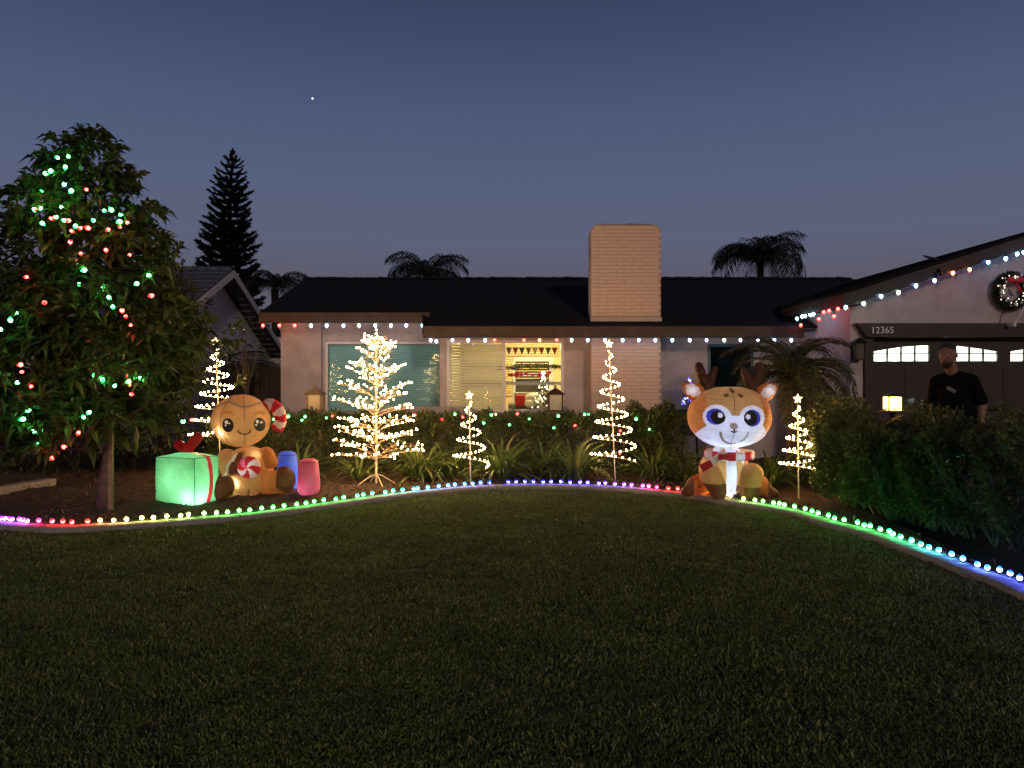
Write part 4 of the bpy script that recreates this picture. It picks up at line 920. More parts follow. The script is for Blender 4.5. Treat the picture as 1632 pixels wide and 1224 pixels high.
for lst, c in ((greens, GR), (reds, RD)):
    for x, y in lst:
        d = TY
        for _ in range(5):
            p = P(x, y, d); rr_ = crad(p.z); s_ = rr_ * rr_ - (p.x - CXX) ** 2; d = TY - (.80 * math.sqrt(s_) if s_ > .02 else .1)
        p = P(x, y, d - .06); q = Quaternion(Vector(rdirs(1)[0]), random.uniform(1.8, 3.1))
        link('bulb', bulb_mesh(c, 28), tl, p, q, random.uniform(.48, .72))
m = MB(); zt = np.linspace(.9, 4.2, 140); m.tube([(CXX + (crad(q) * .8) * math.cos(q * 9), TY + crad(q) * .8 * math.sin(q * 9), q) for q in zt], .005, 4); m.build('cord', cord_m, tl)
# hedge net lights
hl = thing('hedge_light_string', (-1, 12.0, .9), 'red and green bulbs laid along the top of the clipped hedge', 'string lights')
hb = [(434, 667, GR), (460, 667, GR), (479, 671, GR), (486, 667, GR), (518, 667, GR), (556, 667, GR), (620, 664, GR), (725, 663, GR), (739, 667, RD), (773, 676, GR), (785, 663, GR), (792, 662, OR), (810, 677, GR), (823, 662, RD), (845, 666, GR), (881, 683, GR), (891, 666, GR), (932, 663, GR), (938, 661, GR), (991, 685, RD), (1013, 671, GR), (1036, 686, GR), (664, 663, RD), (918, 680, RD), (988, 725, RD), (528, 665, RD), (705, 668, RD), (402, 668, RD)]
cp = []
for x, y, c in sorted(hb):
    p = P(x, y, 11.66); link('bulb', bulb_mesh(c, 16), hl, p, Quaternion(Vector(rdirs(1)[0]), random.uniform(0, 2.5)), random.uniform(.45, .7)); cp.append(p + Vector((0, .05, .0)))
m = MB(); m.tube(cp, .005, 4); m.build('cord', cord_m, hl)

# ------------------------------------------------------------------ spiral trees and the twig tree
def star_mesh(mat):
    m = MB(); pts = [((.5 if k % 2 else 1.15) * .055 * math.sin(k * math.pi / 5), (.5 if k % 2 else 1.15) * .055 * math.cos(k * math.pi / 5)) for k in range(10)]
    vs = [(x, 0, z) for x, z in pts] + [(0, -.022, 0), (0, .022, 0)]
    m.add(vs, [(k, (k + 1) % 10, 10) for k in range(10)] + [((k + 1) % 10, k, 11) for k in range(10)]); return m.mesh('star', mat)
warm = glow((1, .54, .20), 105)
starm = star_mesh(glow((1, .60, .24), 7))
mbb = MB(); mbb.lathe([(.35, -1.1), (.8, -.5), (1, .2), (.75, .8), (.15, 1.5)], 7); mini = mbb.mesh('bulb', warm, True)
def spiral(base, topp, z0, rad, turns, label, gap, a0=0.6, bs=.0088):
    base, topp = Vector(base), Vector(topp); t = thing('spiral_tree', base, label, 'light tree', 'spiral light trees in the bed')
    m = MB(); m.tube([base + Vector((0, 0, -.05)), base.lerp(topp, .5), topp], [.009, .008, .007], 6); m.build('pole', pole_m, t)
    pts = []; n = int(turns * 40)
    for i in range(n + 1):
        s = i / n; zz = z0 + (topp.z - .07 - z0) * (s ** .92); ax = base.lerp(topp, (zz - base.z) / (topp.z - base.z)); a = a0 + s * turns * 2 * math.pi; r = rad * (1 - s) + .022
        pts.append(Vector((ax.x + r * math.cos(a), ax.y + r * math.sin(a), zz)))
    m = MB(); m.tube(pts, .0042, 5); m.build('spiral_wire', pole_m, t)
    acc = 0; nxt = 0
    for i in range(1, len(pts)):
        acc += (pts[i] - pts[i - 1]).length
        if acc >= nxt: link('bulb', mini, t, pts[i] + Vector((0, 0, .014)), Quaternion((random.uniform(-1, 1), random.uniform(-1, 1), 0), random.uniform(0, .5)), bs * random.uniform(.9, 1.15)); nxt = acc + gap * random.uniform(.9, 1.12)
    link('star', starm, t, topp + Vector((0, -.01, .035)), (0, 0, random.uniform(-.2, .2)))
    return t
b = P(750, 770, 10.55); tp = P(748, 634, 10.55); spiral((b.x, b.y, .03), tp, .26, .25, 4.2, 'shortest spiral light tree, left of the tall spiral, in front of the lit window', .055, 5.6)
b = P(981, 768, 10.7); tp = P(970.5, 552, 10.7); spiral((b.x, b.y, .03), tp, .30, .33, 7.3, 'tallest spiral light tree, leaning slightly before the chimney base', .056, .3)
b = P(1273, 795, 9.35); tp = P(1271, 640, 9.35); spiral((b.x, b.y, .03), tp, .34, .22, 5.2, 'spiral light tree beside the reindeer in front of the right shrub', .055, 5.8)
b = P(352, 770, 11.2); tp = P(344, 548, 11.2); spiral((b.x, b.y, .03), tp, .62, .42, 7, 'spiral light tree half hidden behind the gingerbread figure', .058, 2.2, .0105)
# twig tree
lt = thing('twig_tree', (-1.89, 10.4, .03), 'tall bare twig tree covered in warm white lights on a splayed metal foot', 'light tree')
X0, Y0 = -1.895, 10.4
m = MB(); m.tube([(X0, Y0, .06), (X0, Y0, 1.2), (X0, Y0, 2.12)], [.016, .013, .006], 8); m.build('trunk', pole_m, lt)
for k in range(4):
    a = k * math.pi / 2 + .5; m = MB(); m.tube([(X0, Y0, .19), (X0 + .09 * math.cos(a), Y0 + .09 * math.sin(a), .16), (X0 + .27 * math.cos(a), Y0 + .27 * math.sin(a), .045)], .008, 6); m.build('foot', pole_m, lt)
bp = []
LAY = [(.40, .66, 9), (.62, .60, 9), (.80, .56, 8), (1.0, .56, 8), (1.20, .50, 8), (1.40, .43, 7), (1.56, .38, 7), (1.74, .28, 7), (1.88, .18, 6), (1.98, .10, 5)]
for li, (z0, Lr, nb_) in enumerate(LAY):
    a0 = random.uniform(0, 6)
    for k in range(nb_):
        a = a0 + k * 6.283 / nb_ + random.uniform(-.18, .18); L = Lr * random.uniform(.88, 1.08); rise = (.16 + .035 * li) * L * 1.7
        zj = z0 + random.uniform(-.035, .04); o = Vector((X0, Y0, zj)); rise *= random.uniform(.6, 1.5); dr_ = Vector((math.cos(a), math.sin(a), 0)); sd = Vector((-dr_.y, dr_.x, 0))
        pts = [o + dr_ * L * s + Vector((0, 0, rise * s ** .7 - .05 * L * s * s)) for s in np.linspace(0, 1, 6)]
        m = MB(); m.tube(pts, [.0055, .005, .0045, .004, .0035, .002], 4)
        nt_ = max(3, int(L * 13))
        for j in range(nt_):
            s = .28 + .70 * j / nt_; f = s * 5; i = min(int(f), 4); q = pts[i].lerp(pts[i + 1], f - i); sg = 1 if j % 2 else -1
            tl_ = (.17 * (1.1 - s) + .045) * random.uniform(.8, 1.2); e = q + (sd * sg * .85 + dr_ * .6 + Vector((0, 0, random.uniform(.0, .55)))).normalized() * tl_
            m.tube([q, e], [.003, .0018], 4, False)
            for u in (.55, 1.0):
                if random.random() < .36: bp.append(q.lerp(e, u) + Vector((0, 0, .012)))
            if random.random() < .18: bp.append(q + Vector((0, 0, .014)))
        bp.append(pts[-1]); m.build('branch', copper, lt)
bp.append(Vector((X0, Y0, 2.2))); bp.append(Vector((X0, Y0, 2.15)))
bp.sort(key=lambda p: p.y); print('twig bulbs', len(bp))
for p in bp[:298]: link('bulb', mini, lt, p, Quaternion(Vector(rdirs(1)[0]), random.uniform(0, 1.2)), random.uniform(.008, .011))
m = MB()
for p in bp[298:]: m.ball(p, .0095, 6, 5)
if len(bp) > 298: tag(m.build('bulb', warm, lt, True), kind='stuff')
ec = [P(602, 772, 10.3), P(570, 780, 10.1), P(535, 776, 10.35), P(505, 772, 10.6), P(470, 770, 10.7)]
ec = smooth_path([(p.x, p.y) for p in ec], 24); m = MB(); m.tube([(x, y, .055 + .006 * math.sin(i)) for i, (x, y) in enumerate(ec)], .006, 5); tag(m.build('extension_cord', pmat('brown_cord', (.09, .06, .04), .6)), 'brown extension cord lying in the mulch left of the twig tree', 'cord')

# ------------------------------------------------------------------ hedge, shrubs, strap leaf plants
def hedge(name, label, A, B, half, z0, z1, n, L, Wd, mat, cat='hedge', bump=.07, stems=40, core=.3):
    A, B = Vector(A), Vector(B); ax = B - A; ln = ax.length; ax.normalize(); sd = Vector((-ax.y, ax.x, 0)); mid = (A + B) / 2
    t = thing(name, (mid.x, mid.y, 0), label, cat)
    u = rng.uniform(0, 1, n); w = rng.uniform(-1, 1, n); v = rng.uniform(0, 1, n); q = rng.uniform(0, 1, n)
    mode = q < .42; shell = np.abs(rng.normal(0, .07, n))
    w = np.where(mode, w, np.where(rng.uniform(0, 1, n) < .72, 1, -1)) ; v = np.where(mode, 1, v ** .8)
    bumps = bump * (np.sin(u * ln * 6.3 + 1) * np.cos(w * 3 + u * ln * 2.7) + .6 * np.sin(u * ln * 13 + v * 7))
    ww = np.where(mode, w * half, np.sign(w) * (half + bumps - shell)) ; zz = np.where(mode, z1 + bumps - shell, z0 + v * (z1 - z0)) + rng.normal(0, .02, n)
    p = np.array(A)[None] + u[:, None] * ln * np.array(ax)[None] - ww[:, None] * np.array(sd)[None]; p[:, 2] = zz
    inn = rng.uniform(0, 1, n) < .22; p[inn] = (np.array(A) + u[inn, None] * ln * np.array(ax) + (rng.uniform(-.9, .9, inn.sum()) * half)[:, None] * np.array(sd)); p[inn, 2] = rng.uniform(z0, z1, inn.sum())
    d = rng.normal(0, .55, (n, 3)); d[:, 2] += np.where(mode, .75, .25); d += np.where(mode, 0, 1)[:, None] * (-np.sign(ww)[:, None] * np.array(sd)[None]) * .6
    leaves(p, d, rng.uniform(.6, 1.3, n) * L, rng.uniform(.7, 1.2, n) * Wd, .15).build('foliage', mat, t)
    for i in range(stems):
        st = MB()
        s = random.random(); b_ = A + ax * ln * s + sd * random.uniform(-.3, .3) * half; e = b_ + Vector((random.uniform(-.3, .3), random.uniform(-.3, .3), 0)) - sd * random.uniform(-1, 1) * half * .8; e.z = z1 * random.uniform(.6, .95); b_.z = 0
        st.tube([b_, b_.lerp(e, .5) + Vector((random.uniform(-.08, .08), random.uniform(-.08, .08), 0)), e], [.014, .010, .004], 5)
        st.build('stem', bark_m, t)
    return t
hedge('clipped_hedge', 'long low clipped hedge running below the house windows', (-4.9, 12.2, 0), (2.55, 12.2, 0), .42, .06, .90, 34000, .062, .032, leaf_hedge, stems=60)
hedge('garden_shrub', 'loose shrub closing the hedge behind the tall spiral tree', (1.9, 12.05, 0), (2.75, 12.1, 0), .36, .05, .98, 4500, .075, .034, leaf_hedge, 'shrub', .1, 16)
rh = hedge('boundary_hedge', 'tall untrimmed hedge along the driveway at the right', (4.02, 9.2, 0), (4.45, 7.0, 0), .43, .14, .95, 23000, .065, .030, leaf_hedge2, stems=46, bump=.17)
rh2 = hedge('boundary_hedge', 'nearest stretch of untrimmed hedge at the right edge of the frame', (4.47, 6.9, 0), (5.35, 4.2, 0), .46, .20, 1.02, 23000, .065, .030, leaf_hedge2, stems=40, bump=.17)
c = P(1345, 690, 9.6); blob_plant('garden_shrub', 'rounded yellow green shrub at the left end of the right hedge', 'shrub', (c.x - .05, c.y, .78), (.48, .5, .55), 3600, .075, .034, leaf_hedge2)
# leggy twigs under the right hedge
for i, (x, y) in enumerate(((1420, 826), (1490, 838), (1520, 845), (1585, 862), (1620, 872))):
    t = P(x, y, 1.5 * F / (y - 600)); m = MB()
    for k in range(12):
        a = random.uniform(0, 6.28); L = random.uniform(.35, .65)
        m.tube([(t.x, t.y, .0), (t.x + .12 * math.cos(a), t.y + .12 * math.sin(a), .2), (t.x + L * .55 * math.cos(a), t.y + L * .55 * math.sin(a), L * .95)], [.011, .008, .003], 5)
    tag(m.build('bare_twigs', bark_m), ['bare twigs under the hedge nearest the yellow green shrub', 'bare twigs spreading under the middle of the right hedge', 'bare twigs right of the fallen stick, under the hedge', 'bare twigs over the blue end of the kerb lights', 'bare twigs at the right edge of the frame'][i], 'twigs')
sa, sb_ = P(1362, 771, 8.6), P(1393, 803, 8.1); sb_.z = .05
m = MB(); m.tube([sa, sa.lerp(sb_, .5) + Vector((.01, 0, .01)), sb_], [.010, .011, .012], 6); tag(m.build('fallen_stick', stake_m), 'pale stick leaning in the mulch under the right hedge', 'stick')
# strap leaves: 10 shared leaf shapes
sl_m = []
for q in range(10):
    n = 9; L = 1.0; w = .022 + .007 * random.random(); e = R(random.uniform(30, 78)); curl = R(random.uniform(60, 125)); p = Vector((0, 0, 0)); vs = []; tw = random.uniform(-.3, .3)
    for i in range(n + 1):
        s = i / n; ww = w * (1 - s ** 3) * (.65 + .35 * min(1, s * 4)) + .001; el = e - curl * s ** 1.7
        sd = Vector((math.sin(tw * s), math.cos(tw * s), 0)); up = Vector((-math.sin(el), 0, math.cos(el)))
        vs += [p + sd * ww + up * ww * .35, p, p - sd * ww + up * ww * .35]; p = p + Vector((math.cos(el), 0, math.sin(el))) * (L / n)
    m = MB(); m.add(vs, [(i * 3 + k, i * 3 + k + 1, (i + 1) * 3 + k + 1, (i + 1) * 3 + k) for i in range(n) for k in range(2)]); sl_m.append(m.mesh('leaf', leaf_strap, True))
SP = [(368, 11.4, .55, 26, 'strap leaf clump peeking between the gingerbread figure and the hedge'), (478, 11.35, .62, 34, 'strap leaf clump behind the pink gumdrop'), (572, 11.0, .55, 36, 'strap leaf clump behind the foot of the twig tree'), (668, 10.95, .78, 60, 'strap leaf clump right of the twig tree'), (712, 11.25, .72, 48, 'strap leaf clump just left of the shortest spiral tree'), (800, 10.95, .82, 62, 'broad strap leaf clump right of the shortest spiral tree'), (868, 11.35, .70, 44, 'strap leaf clump in the back row before the dark lantern'), (915, 10.95, .82, 60, 'strap leaf clump left of the tall spiral tree'),
      (1040, 11.1, .72, 54, 'strap leaf clump right of the tall spiral tree'), (1092, 10.7, .70, 46, 'strap leaf clump beside the left flank of the reindeer'), (1228, 10.2, .72, 46, 'strap leaf clump beside the right flank of the reindeer'), (1290, 10.6, .6, 34, 'strap leaf clump behind the spiral tree at the right')]
for px, Y, L, n, lab in SP:
    X = (px - 816) / F * Y; t = thing('strap_leaf_plant', (X, Y, .03), lab, 'plant', 'strap leaf plants in the bed')
    for k in range(int(n * 1.7)):
        a = k * 2.39996 + random.uniform(-.3, .3); r_ = random.uniform(.01, .10)
        link('leaf', random.choice(sl_m), t, (X + r_ * math.cos(a), Y + r_ * math.sin(a), .03), (random.uniform(-.12, .12), random.uniform(-.25, .25), a), L * random.uniform(.70, 1.18))
# palms by the porch and the garage
c = P(1262, 585, 11.3); palm('date_palm', c, c.z - .12, 1.22, 40, 'feathery date palm spreading behind the reindeer beside the garage', leaf_palm, bark_m, R(118), 44, .30, .10, .25, -30, .011)
pl_ = thing('potted_palm', (5.0, 8.75, .04), 'slender palm with arching fronds between the path lantern and the man', 'palm tree')
vr = [palm_frond(.95, R(120), 24, .26, 40 + i, .3, .013).mesh('frond', leaf_palm) for i in range(3)]
c0 = P(1492, 668, 8.75)
for k in range(13):
    a = k * 2.4; link('frond', vr[k % 3], pl_, (4.93 + .05 * math.cos(a), 8.75 + .05 * math.sin(a), .80), (0, R(random.uniform(-30, 18)), a), random.uniform(.75, 1.0))
for k in range(4):
    m = MB(); m.tube([(4.96, 8.75, -.02), (4.94 + .04 * math.cos(k * 1.6), 8.75 + .04 * math.sin(k * 1.6), .85)], [.025, .016], 7); m.build('stem', stake_m, pl_)
# evening planet
m = MB(); m.ball(P(498, 157, 900), .95, 8, 6); tag(m.build('evening_star', glow((.9, .95, 1), 2.2)), 'single bright point of light in the dusk sky above the pine', 'star')

# ------------------------------------------------------------------ inflatables, lit from inside
green_c = clothmat('green_cloth', (.26, .72, .38), .5); tan_c = clothmat('tan_cloth', (.68, .41, .18), .5); brown_c = clothmat('brown_cloth', (.17, .066, .032), .32); dkbrown_c = clothmat('dark_brown_cloth', (.13, .06, .035), .3)
white_c = clothmat('white_cloth', (.88, .88, .92), .55); red_c = clothmat('red_cloth', (.62, .03, .045), .35); pink_c = clothmat('pink_cloth', (.78, .20, .36), .45); blue_c = clothmat('blue_cloth', (.12, .26, .95), .5)
black_c = clothmat('black_cloth', (.02, .015, .012), .15); iris_c = clothmat('iris_cloth', (.06, .08, .62), .4); orange_c = clothmat('orange_cloth', (.60, .21, .05), .42); ginger_c = clothmat('ginger_cloth', (.62, .27, .09), .42); grey_c = clothmat('grey_brown_cloth', (.34, .25, .19), .4); dim_red = clothmat('dim_red_cloth', (.58, .025, .035), .25)
fawn_c = clothmat('fawn_cloth', (.62, .34, .11), .45); seam_m = pmat('seam_thread', (.03, .022, .015), .8, .2, 20)
def lamp(par, loc, e, col, soft=.03):
    d = bpy.data.lights.new('inner_lamp', 'POINT'); d.energy = e * .72; d.color = col; d.shadow_soft_size = soft
    o = bpy.data.objects.new('inner_lamp', d); COL.objects.link(o); o.parent = par; o.location = Vector(loc) - wloc(par); return o
def ell(u, v, c, r, rot=0):
    du, dv = u - c[0], v - c[1]
    if rot: cr_, sr = math.cos(rot), math.sin(rot); du, dv = du * cr_ + dv * sr, -du * sr + dv * cr_
    return (du / r[0]) ** 2 + (dv / r[1]) ** 2
# ---- green gift box
GA = R(20); gx, gy_ = -3.74, 8.78; S = .60; SB = .40
ea = Vector((-math.cos(GA), math.sin(GA), 0)); eb = Vector((math.sin(GA), math.cos(GA), 0))
gc = Vector((gx, gy_, 0)) + ea * S / 2 + eb * SB / 2; gc.z = .03 + S * .46
gift = thing('gift_box', (gc.x, gc.y, .03), 'glowing green inflatable gift box tied with a red ribbon', 'inflatable')
NS = 30; vs = []; fs = []; mp = {}
def cubept(a, b, c):
    k = (round(a, 4), round(b, 4), round(c, 4))
    if k in mp: return mp[k]
    p = np.array([a, b, c]); w_ = 1 - p ** 2; q = p * (1 + .16 * (np.roll(w_, 1) * np.roll(w_, 2))) 
    # puckers along the seams, bulge on the faces
    edge = sorted(np.abs(p))[1]
    q = q * (1 - .016 * (edge ** 6) * (1 + math.sin(p.sum() * 34)) + .008 * math.sin(p[0] * 7 + p[2] * 5) * math.sin(p[1] * 6 + p[2] * 9))
    hh = .46 if True else .5
    co = gc + ea * float(q[0]) * S / 2 + eb * float(q[1]) * SB / 2 + Vector((0, 0, 1)) * float(q[2]) * S * hh
    mp[k] = len(vs); vs.append(co); return mp[k]
for ax in range(3):
    for sg in (-1, 1):
        for i in range(NS):
            for j in range(NS):
                q = []
                for (ii, jj) in ((i, j), (i + 1, j), (i + 1, j + 1), (i, j + 1)):
                    l = [0, 0, 0]; l[ax] = sg; l[(ax + 1) % 3] = -1 + 2 * ii / NS; l[(ax + 2) % 3] = -1 + 2 * jj / NS; q.append(cubept(*l))
                fs.append(tuple(q if sg > 0 else q[::-1]))
vs0 = [tuple(v) for v in vs]; b_ = MB(); b_.add(vs0, fs); me = b_.mesh('shell', green_c)
def gclass(c, n):
    d = c - np.array(gc); lb = d @ np.array(eb)[:3] / (SB / 2); la = d @ np.array(ea) / (S / 2); lz = d[:, 2] / (S * .46)
    lab = np.full(len(c), 'cover', object); lab[(np.abs(lb - .10) < .16) & ((lz > .9) | (np.abs(la) > .9))] = 'ribbon'; return lab
for k, b_ in split(me, gclass).items(): b_.build(k, green_c if k == 'cover' else red_c, gift, True)
for (A, B) in (((-1, -1, 1), (1, -1, 1)), ((-1, -1, -1), (-1, -1, 1)), ((-1, -1, 1), (-1, 1, 1))):
    pts = []
    for i in range(NS + 1):
        t = i / NS; p = [A[k] + (B[k] - A[k]) * t for k in range(3)]; pts.append(Vector(vs0[mp[tuple(round(x, 4) for x in p)]]))
    m = MB(); m.tube(pts, .0035, 5); m.build('seam', seam_m, gift)
bc = gc + ea * .03 + eb * .12 * SB / 2 + Vector((0, 0, S * .46 * 1.12)); m = MB()
m.ball(bc + Vector((.0, 0, .045)), (.075, .06, .075), 18, 12); m.capsule(bc + Vector((.04, 0, .07)), bc + Vector((.13, -.01, .185)), .055, .07); m.capsule(bc + Vector((-.02, 0, .05)), bc + Vector((-.13, .08, .09)), .05, .065)
rm_ = remesh(m, .009, 3); rm_.materials.clear(); rm_.materials.append(dim_red); rm_.polygons.foreach_set('use_smooth', [True] * len(rm_.polygons)); link('bow', rm_, gift, (0, 0, 0)).location = -wloc(gift)
lamp(gift, gc + ea * -.18 + eb * -.10 + Vector((.02, 0, -.19)), 4.6, (.85, 1, .85), .05); lamp(gift, gc + Vector((-.05, 0, .0)), 3.8, (.85, 1, .85), .08)

# ---- gingerbread figure
YG = 9.55; kx = YG / F / 4.706; gX = lambda zx: ((220 + zx / 4.706) - 816) / F * YG; gZ = lambda zy: H - ((580 + zy / 4.706) - 600) / F * YG
gin = thing('gingerbread_figure', (gX(830), YG, .03), 'seated glowing gingerbread figure holding a striped peppermint beside the green box', 'inflatable')
hb_ = MB(); hc = Vector((gX(776), YG - .02, gZ(425))); hr = (213 * kx, 190 * kx, 197 * kx)
hb_.ball(hc, hr, 260, 180)
def pucker(p, c, r, seams, half):
    x, y, z = (p[0] - c.x) / r[0], (p[1] - c.y) / r[1], (p[2] - c.z) / r[2]
    az = math.atan2(x, -y); cl = math.sqrt(max(0, 1 - min(1, z * z))); d = min(abs(az - s) for s in seams) * cl
    k = 1 - .014 * math.exp(-(d / .07) ** 2) + .0045 * math.sin(z * 46 + az * 5) * math.exp(-(d / .22) ** 2) + .004 * math.sin(z * 9 + az * 7)
    return (c.x + (p[0] - c.x) * k, c.y + (p[1] - c.y) * k, c.z + (p[2] - c.z) * k)
hb_.v = [pucker(p, hc, hr, [-2.05, -1.23, -.41, .41, 1.23, 2.05], .41) for p in hb_.v]
hme = hb_.mesh('head', tan_c)
def band(u, pts):  # piecewise smooth curve
    xs = [p[0] for p in pts]; ys = [p[1] for p in pts]; return np.interp(u, xs, ys)
def gh(c, n):
    zx = ((c[:, 0] / YG * F + 816) - 220) * 4.706; zy = ((H - c[:, 2]) / YG * F + 600 - 580) * 4.706
    lab = np.full(len(c), 'head', object); fr = n[:, 1] < .05
    iy = band(zx, [(560, 352), (590, 335), (640, 318), (690, 292), (730, 281), (770, 288), (820, 310), (860, 318), (900, 305), (940, 285), (990, 275)])
    lab[fr & (np.abs(zy - iy) < 8.5)] = 'icing_line'
    for cx, cy_, w_, h_ in ((742, 372, 50, 32), (945, 376, 27, 30)):
        e = ell(zx, zy, (cx, cy_), (w_, h_)); e2 = ell(zx, zy, (cx, cy_ + 22), (w_ * 1.05, h_ * .9)); lab[fr & (e < 1) & (e2 > 1) & (zy < cy_ + 8)] = 'eyebrow'
    for cx, w_ in ((748, 44), (949, 29)):
        lab[fr & (ell(zx, zy, (cx, 447), (w_, 51)) < 1)] = 'eye'
        lab[fr & (ell(zx, zy, (cx - 9, 425), (w_ * .30, 13)) < 1)] = 'eye_highlight'; lab[fr & (ell(zx, zy, (cx - 16, 448), (6, 7)) < 1)] = 'eye_highlight'; lab[fr & (ell(zx, zy, (cx + 12, 432), (6, 6)) < 1)] = 'eye_highlight'
    e = np.sqrt(ell(zx, zy, (858, 478), (40, 38))); lab[fr & (np.abs(e - 1) < .11) & (zy > 482)] = 'mouth'
    return lab
for k, b in split(hme, gh).items(): b.build(k, {'head': tan_c, 'icing_line': grey_c, 'eyebrow': ginger_c, 'eye': black_c, 'eye_highlight': white_c, 'mouth': black_c}[k], gin, True)
def headpt(zx, zy, off=-.001):
    X, Z = gX(zx), gZ(zy); q = 1 - ((X - hc.x) / hr[0]) ** 2 - ((Z - hc.z) / hr[2]) ** 2
    return Vector((X, hc.y - hr[1] * math.sqrt(max(q, 0)) - off, Z))
for crv in ([(735, 240), (712, 300), (692, 380), (690, 470), (705, 540), (735, 605)], [(815, 236), (840, 280), (858, 345), (866, 415)], [(862, 500), (850, 560), (825, 612)]):
    m = MB(); m.tube([headpt(a + (b2 - a) * t, c_ + (d2 - c_) * t) for (a, c_), (b2, d2) in zip(crv, crv[1:]) for t in (0, .25, .5, .75)] + [headpt(*crv[-1])], .003, 5); m.build('seam', seam_m, gin)
G = lambda zx, zy, dy=0: Vector((gX(zx), YG + dy, gZ(zy)))
bb_ = MB()
bb_.ball(G(830, 805), (180 * kx, 165 * kx, 188 * kx), 40, 28); bb_.capsule(G(680, 705, -.05), G(720, 765, -.20), 72 * kx, 62 * kx); bb_.capsule(G(720, 765, -.20), G(775, 760, -.28), 60 * kx, 48 * kx)
bb_.capsule(G(960, 680, .0), G(1020, 730, -.10), 60 * kx, 48 * kx)
bb_.capsule(G(720, 895, -.10), G(690, 895, -.34), 90 * kx, 98 * kx); bb_.capsule(G(960, 890, -.02), G(1105, 870, -.14), 88 * kx, 88 * kx); bb_.ball(G(1120, 862, -.14), (85 * kx, 85 * kx, 105 * kx), 20, 14)
bme_ = remesh(bb_, .0095, 4)
def gb_(c, n):
    zx = ((c[:, 0] / YG * F + 816) - 220) * 4.706; zy = ((H - c[:, 2]) / YG * F + 580 * 0 + 600 - 580) * 4.706
    lab = np.full(len(c), 'body', object); y = c[:, 1]
    lab[(zx > 955) & (zy > 770)] = 'leg'; lab[(zx > 925) & (zy <= 790) & (c[:, 1] > YG - .22) & (zx + .3 * (zy - 700) > 945)] = 'arm'
    lab[(y < YG - .30) & (zx < 800) & (zy > 790) & (zy < 985) & (zx - 600 > (zy - 940) * 1.4)] = 'sole'
    lab[(zx > 1085) & (zy < 960) & (zy > 700) & (zx - 1085 > (zy - 900) * 1.1)] = 'sole'
    hand = (y < YG - .16) & (zx > 690) & (zy < 812) & (zx < 830); q = zx + (zy - 740) * .25
    lab[hand & (q > 735)] = 'icing_cuff'; lab[hand & (q > 765)] = 'hand'
    return lab
bparts = split(bme_, gb_)
for k, b in bparts.items(): b.build(k, {'body': tan_c, 'arm': ginger_c, 'leg': ginger_c, 'sole': brown_c, 'hand': brown_c, 'icing_cuff': white_c}[k], gin, True)
# front seam of the body
m = MB(); m.tube([G(830 + 45 * math.sin(t * 2.6), 640 + 340 * t, -.165 * math.sin(math.pi * min(1, .12 + .80 * t)) ** .5 * 1.58) for t in np.linspace(0, 1, 20)], .003, 5); m.build('seam', seam_m, gin)
# peppermint
pcn = G(903, 752, -.34); pb = MB(); pb.ball(pcn, (84 * kx, 50 * kx, 80 * kx), 64, 40); pme = pb.mesh('peppermint', white_c)
def pcl(c, n):
    a = np.arctan2(c[:, 2] - pcn.z, c[:, 0] - pcn.x); rr = np.hypot(c[:, 2] - pcn.z, c[:, 0] - pcn.x) / (82 * kx); s = np.floor(((a + rr * .7) / (2 * np.pi) * 8) % 8).astype(int)
    return np.where(s % 2 == 0, 'red_wedge', np.where(s == 3, 'pink_wedge', 'peppermint'))
for k, b in split(pme, pcl).items(): b.build(k, {'red_wedge': red_c, 'pink_wedge': pink_c, 'peppermint': white_c}[k], gin, True)
# candy cane behind the head
cpts = smooth_path([tuple(G(x, y, .06)) for x, y in ((930, 330), (975, 300), (1020, 320), (1052, 370), (1060, 420), (1045, 470), (1022, 502))], 40)
cb = MB(); cb.tube([Vector(p) for p in cpts], [46 * kx] * 38 + [40 * kx, 24 * kx], 22); cme = cb.mesh('cane', white_c)
def ccl(c, n):
    d = ((c[:, None, :] - cpts[None]) ** 2).sum(2).argmin(1); s = (d / 40 * 7.0 + (c[:, 1] - YG) * 3).astype(int); return np.where(s % 2 == 0, 'red_stripe', 'white_stripe')
for k, b in split(cme, ccl).items(): b.build('cane_' + k, red_c if k == 'red_stripe' else white_c, gin, True)
lamp(gin, G(690, 500, -.255), 1.7, (1, .90, .76)); lamp(gin, G(850, 430, .0), 1.2, (1, .84, .62), .06); lamp(gin, G(790, 870, -.25), 1.9, (1, .90, .74)); lamp(gin, G(900, 690, -.10), .5, (1, .86, .64)); lamp(gin, G(1040, 860, -.10), .4, (1, .84, .6)); lamp(gin, G(880, 752, -.335), .25, (1, .95, .95), .02)
def gumdrop(cx, top, bot, hw, Y, mat, label, e, col):
    X = (cx - 816) / F * Y; k = Y / F; hh = (bot - top) * k; w_ = hw * k
    t = thing('gumdrop', (X, Y, .03), label, 'inflatable'); prof = [(.01, 0), (w_ * .75, .005), (w_ * .97, .05), (w_, .10), (w_ * .93, hh * .6), (w_ * .84, hh * .86), (w_ * .74, hh * .95), (w_ * .45, hh * .995), (.01, hh)]
    m = MB(); m.lathe(prof, 36, Matrix.Translation((X, Y, .03))); m.build('shell', mat, t, True)
    m = MB(); m.tube([(X + w_ * .80 * math.cos(a), Y + w_ * .80 * math.sin(a), .03 + hh * .915) for a in np.linspace(0, 6.283, 31)], .0032, 5); m.build('seam', seam_m, t)
    lamp(t, (X - w_ * .25, Y - w_ * .3, .03 + hh * .15), e, col, .03); return t
gumdrop(458, 722, 784, 17.5, 9.95, blue_c, 'blue glowing inflatable gumdrop behind the gingerbread foot', 2.6, (.55, .7, 1))
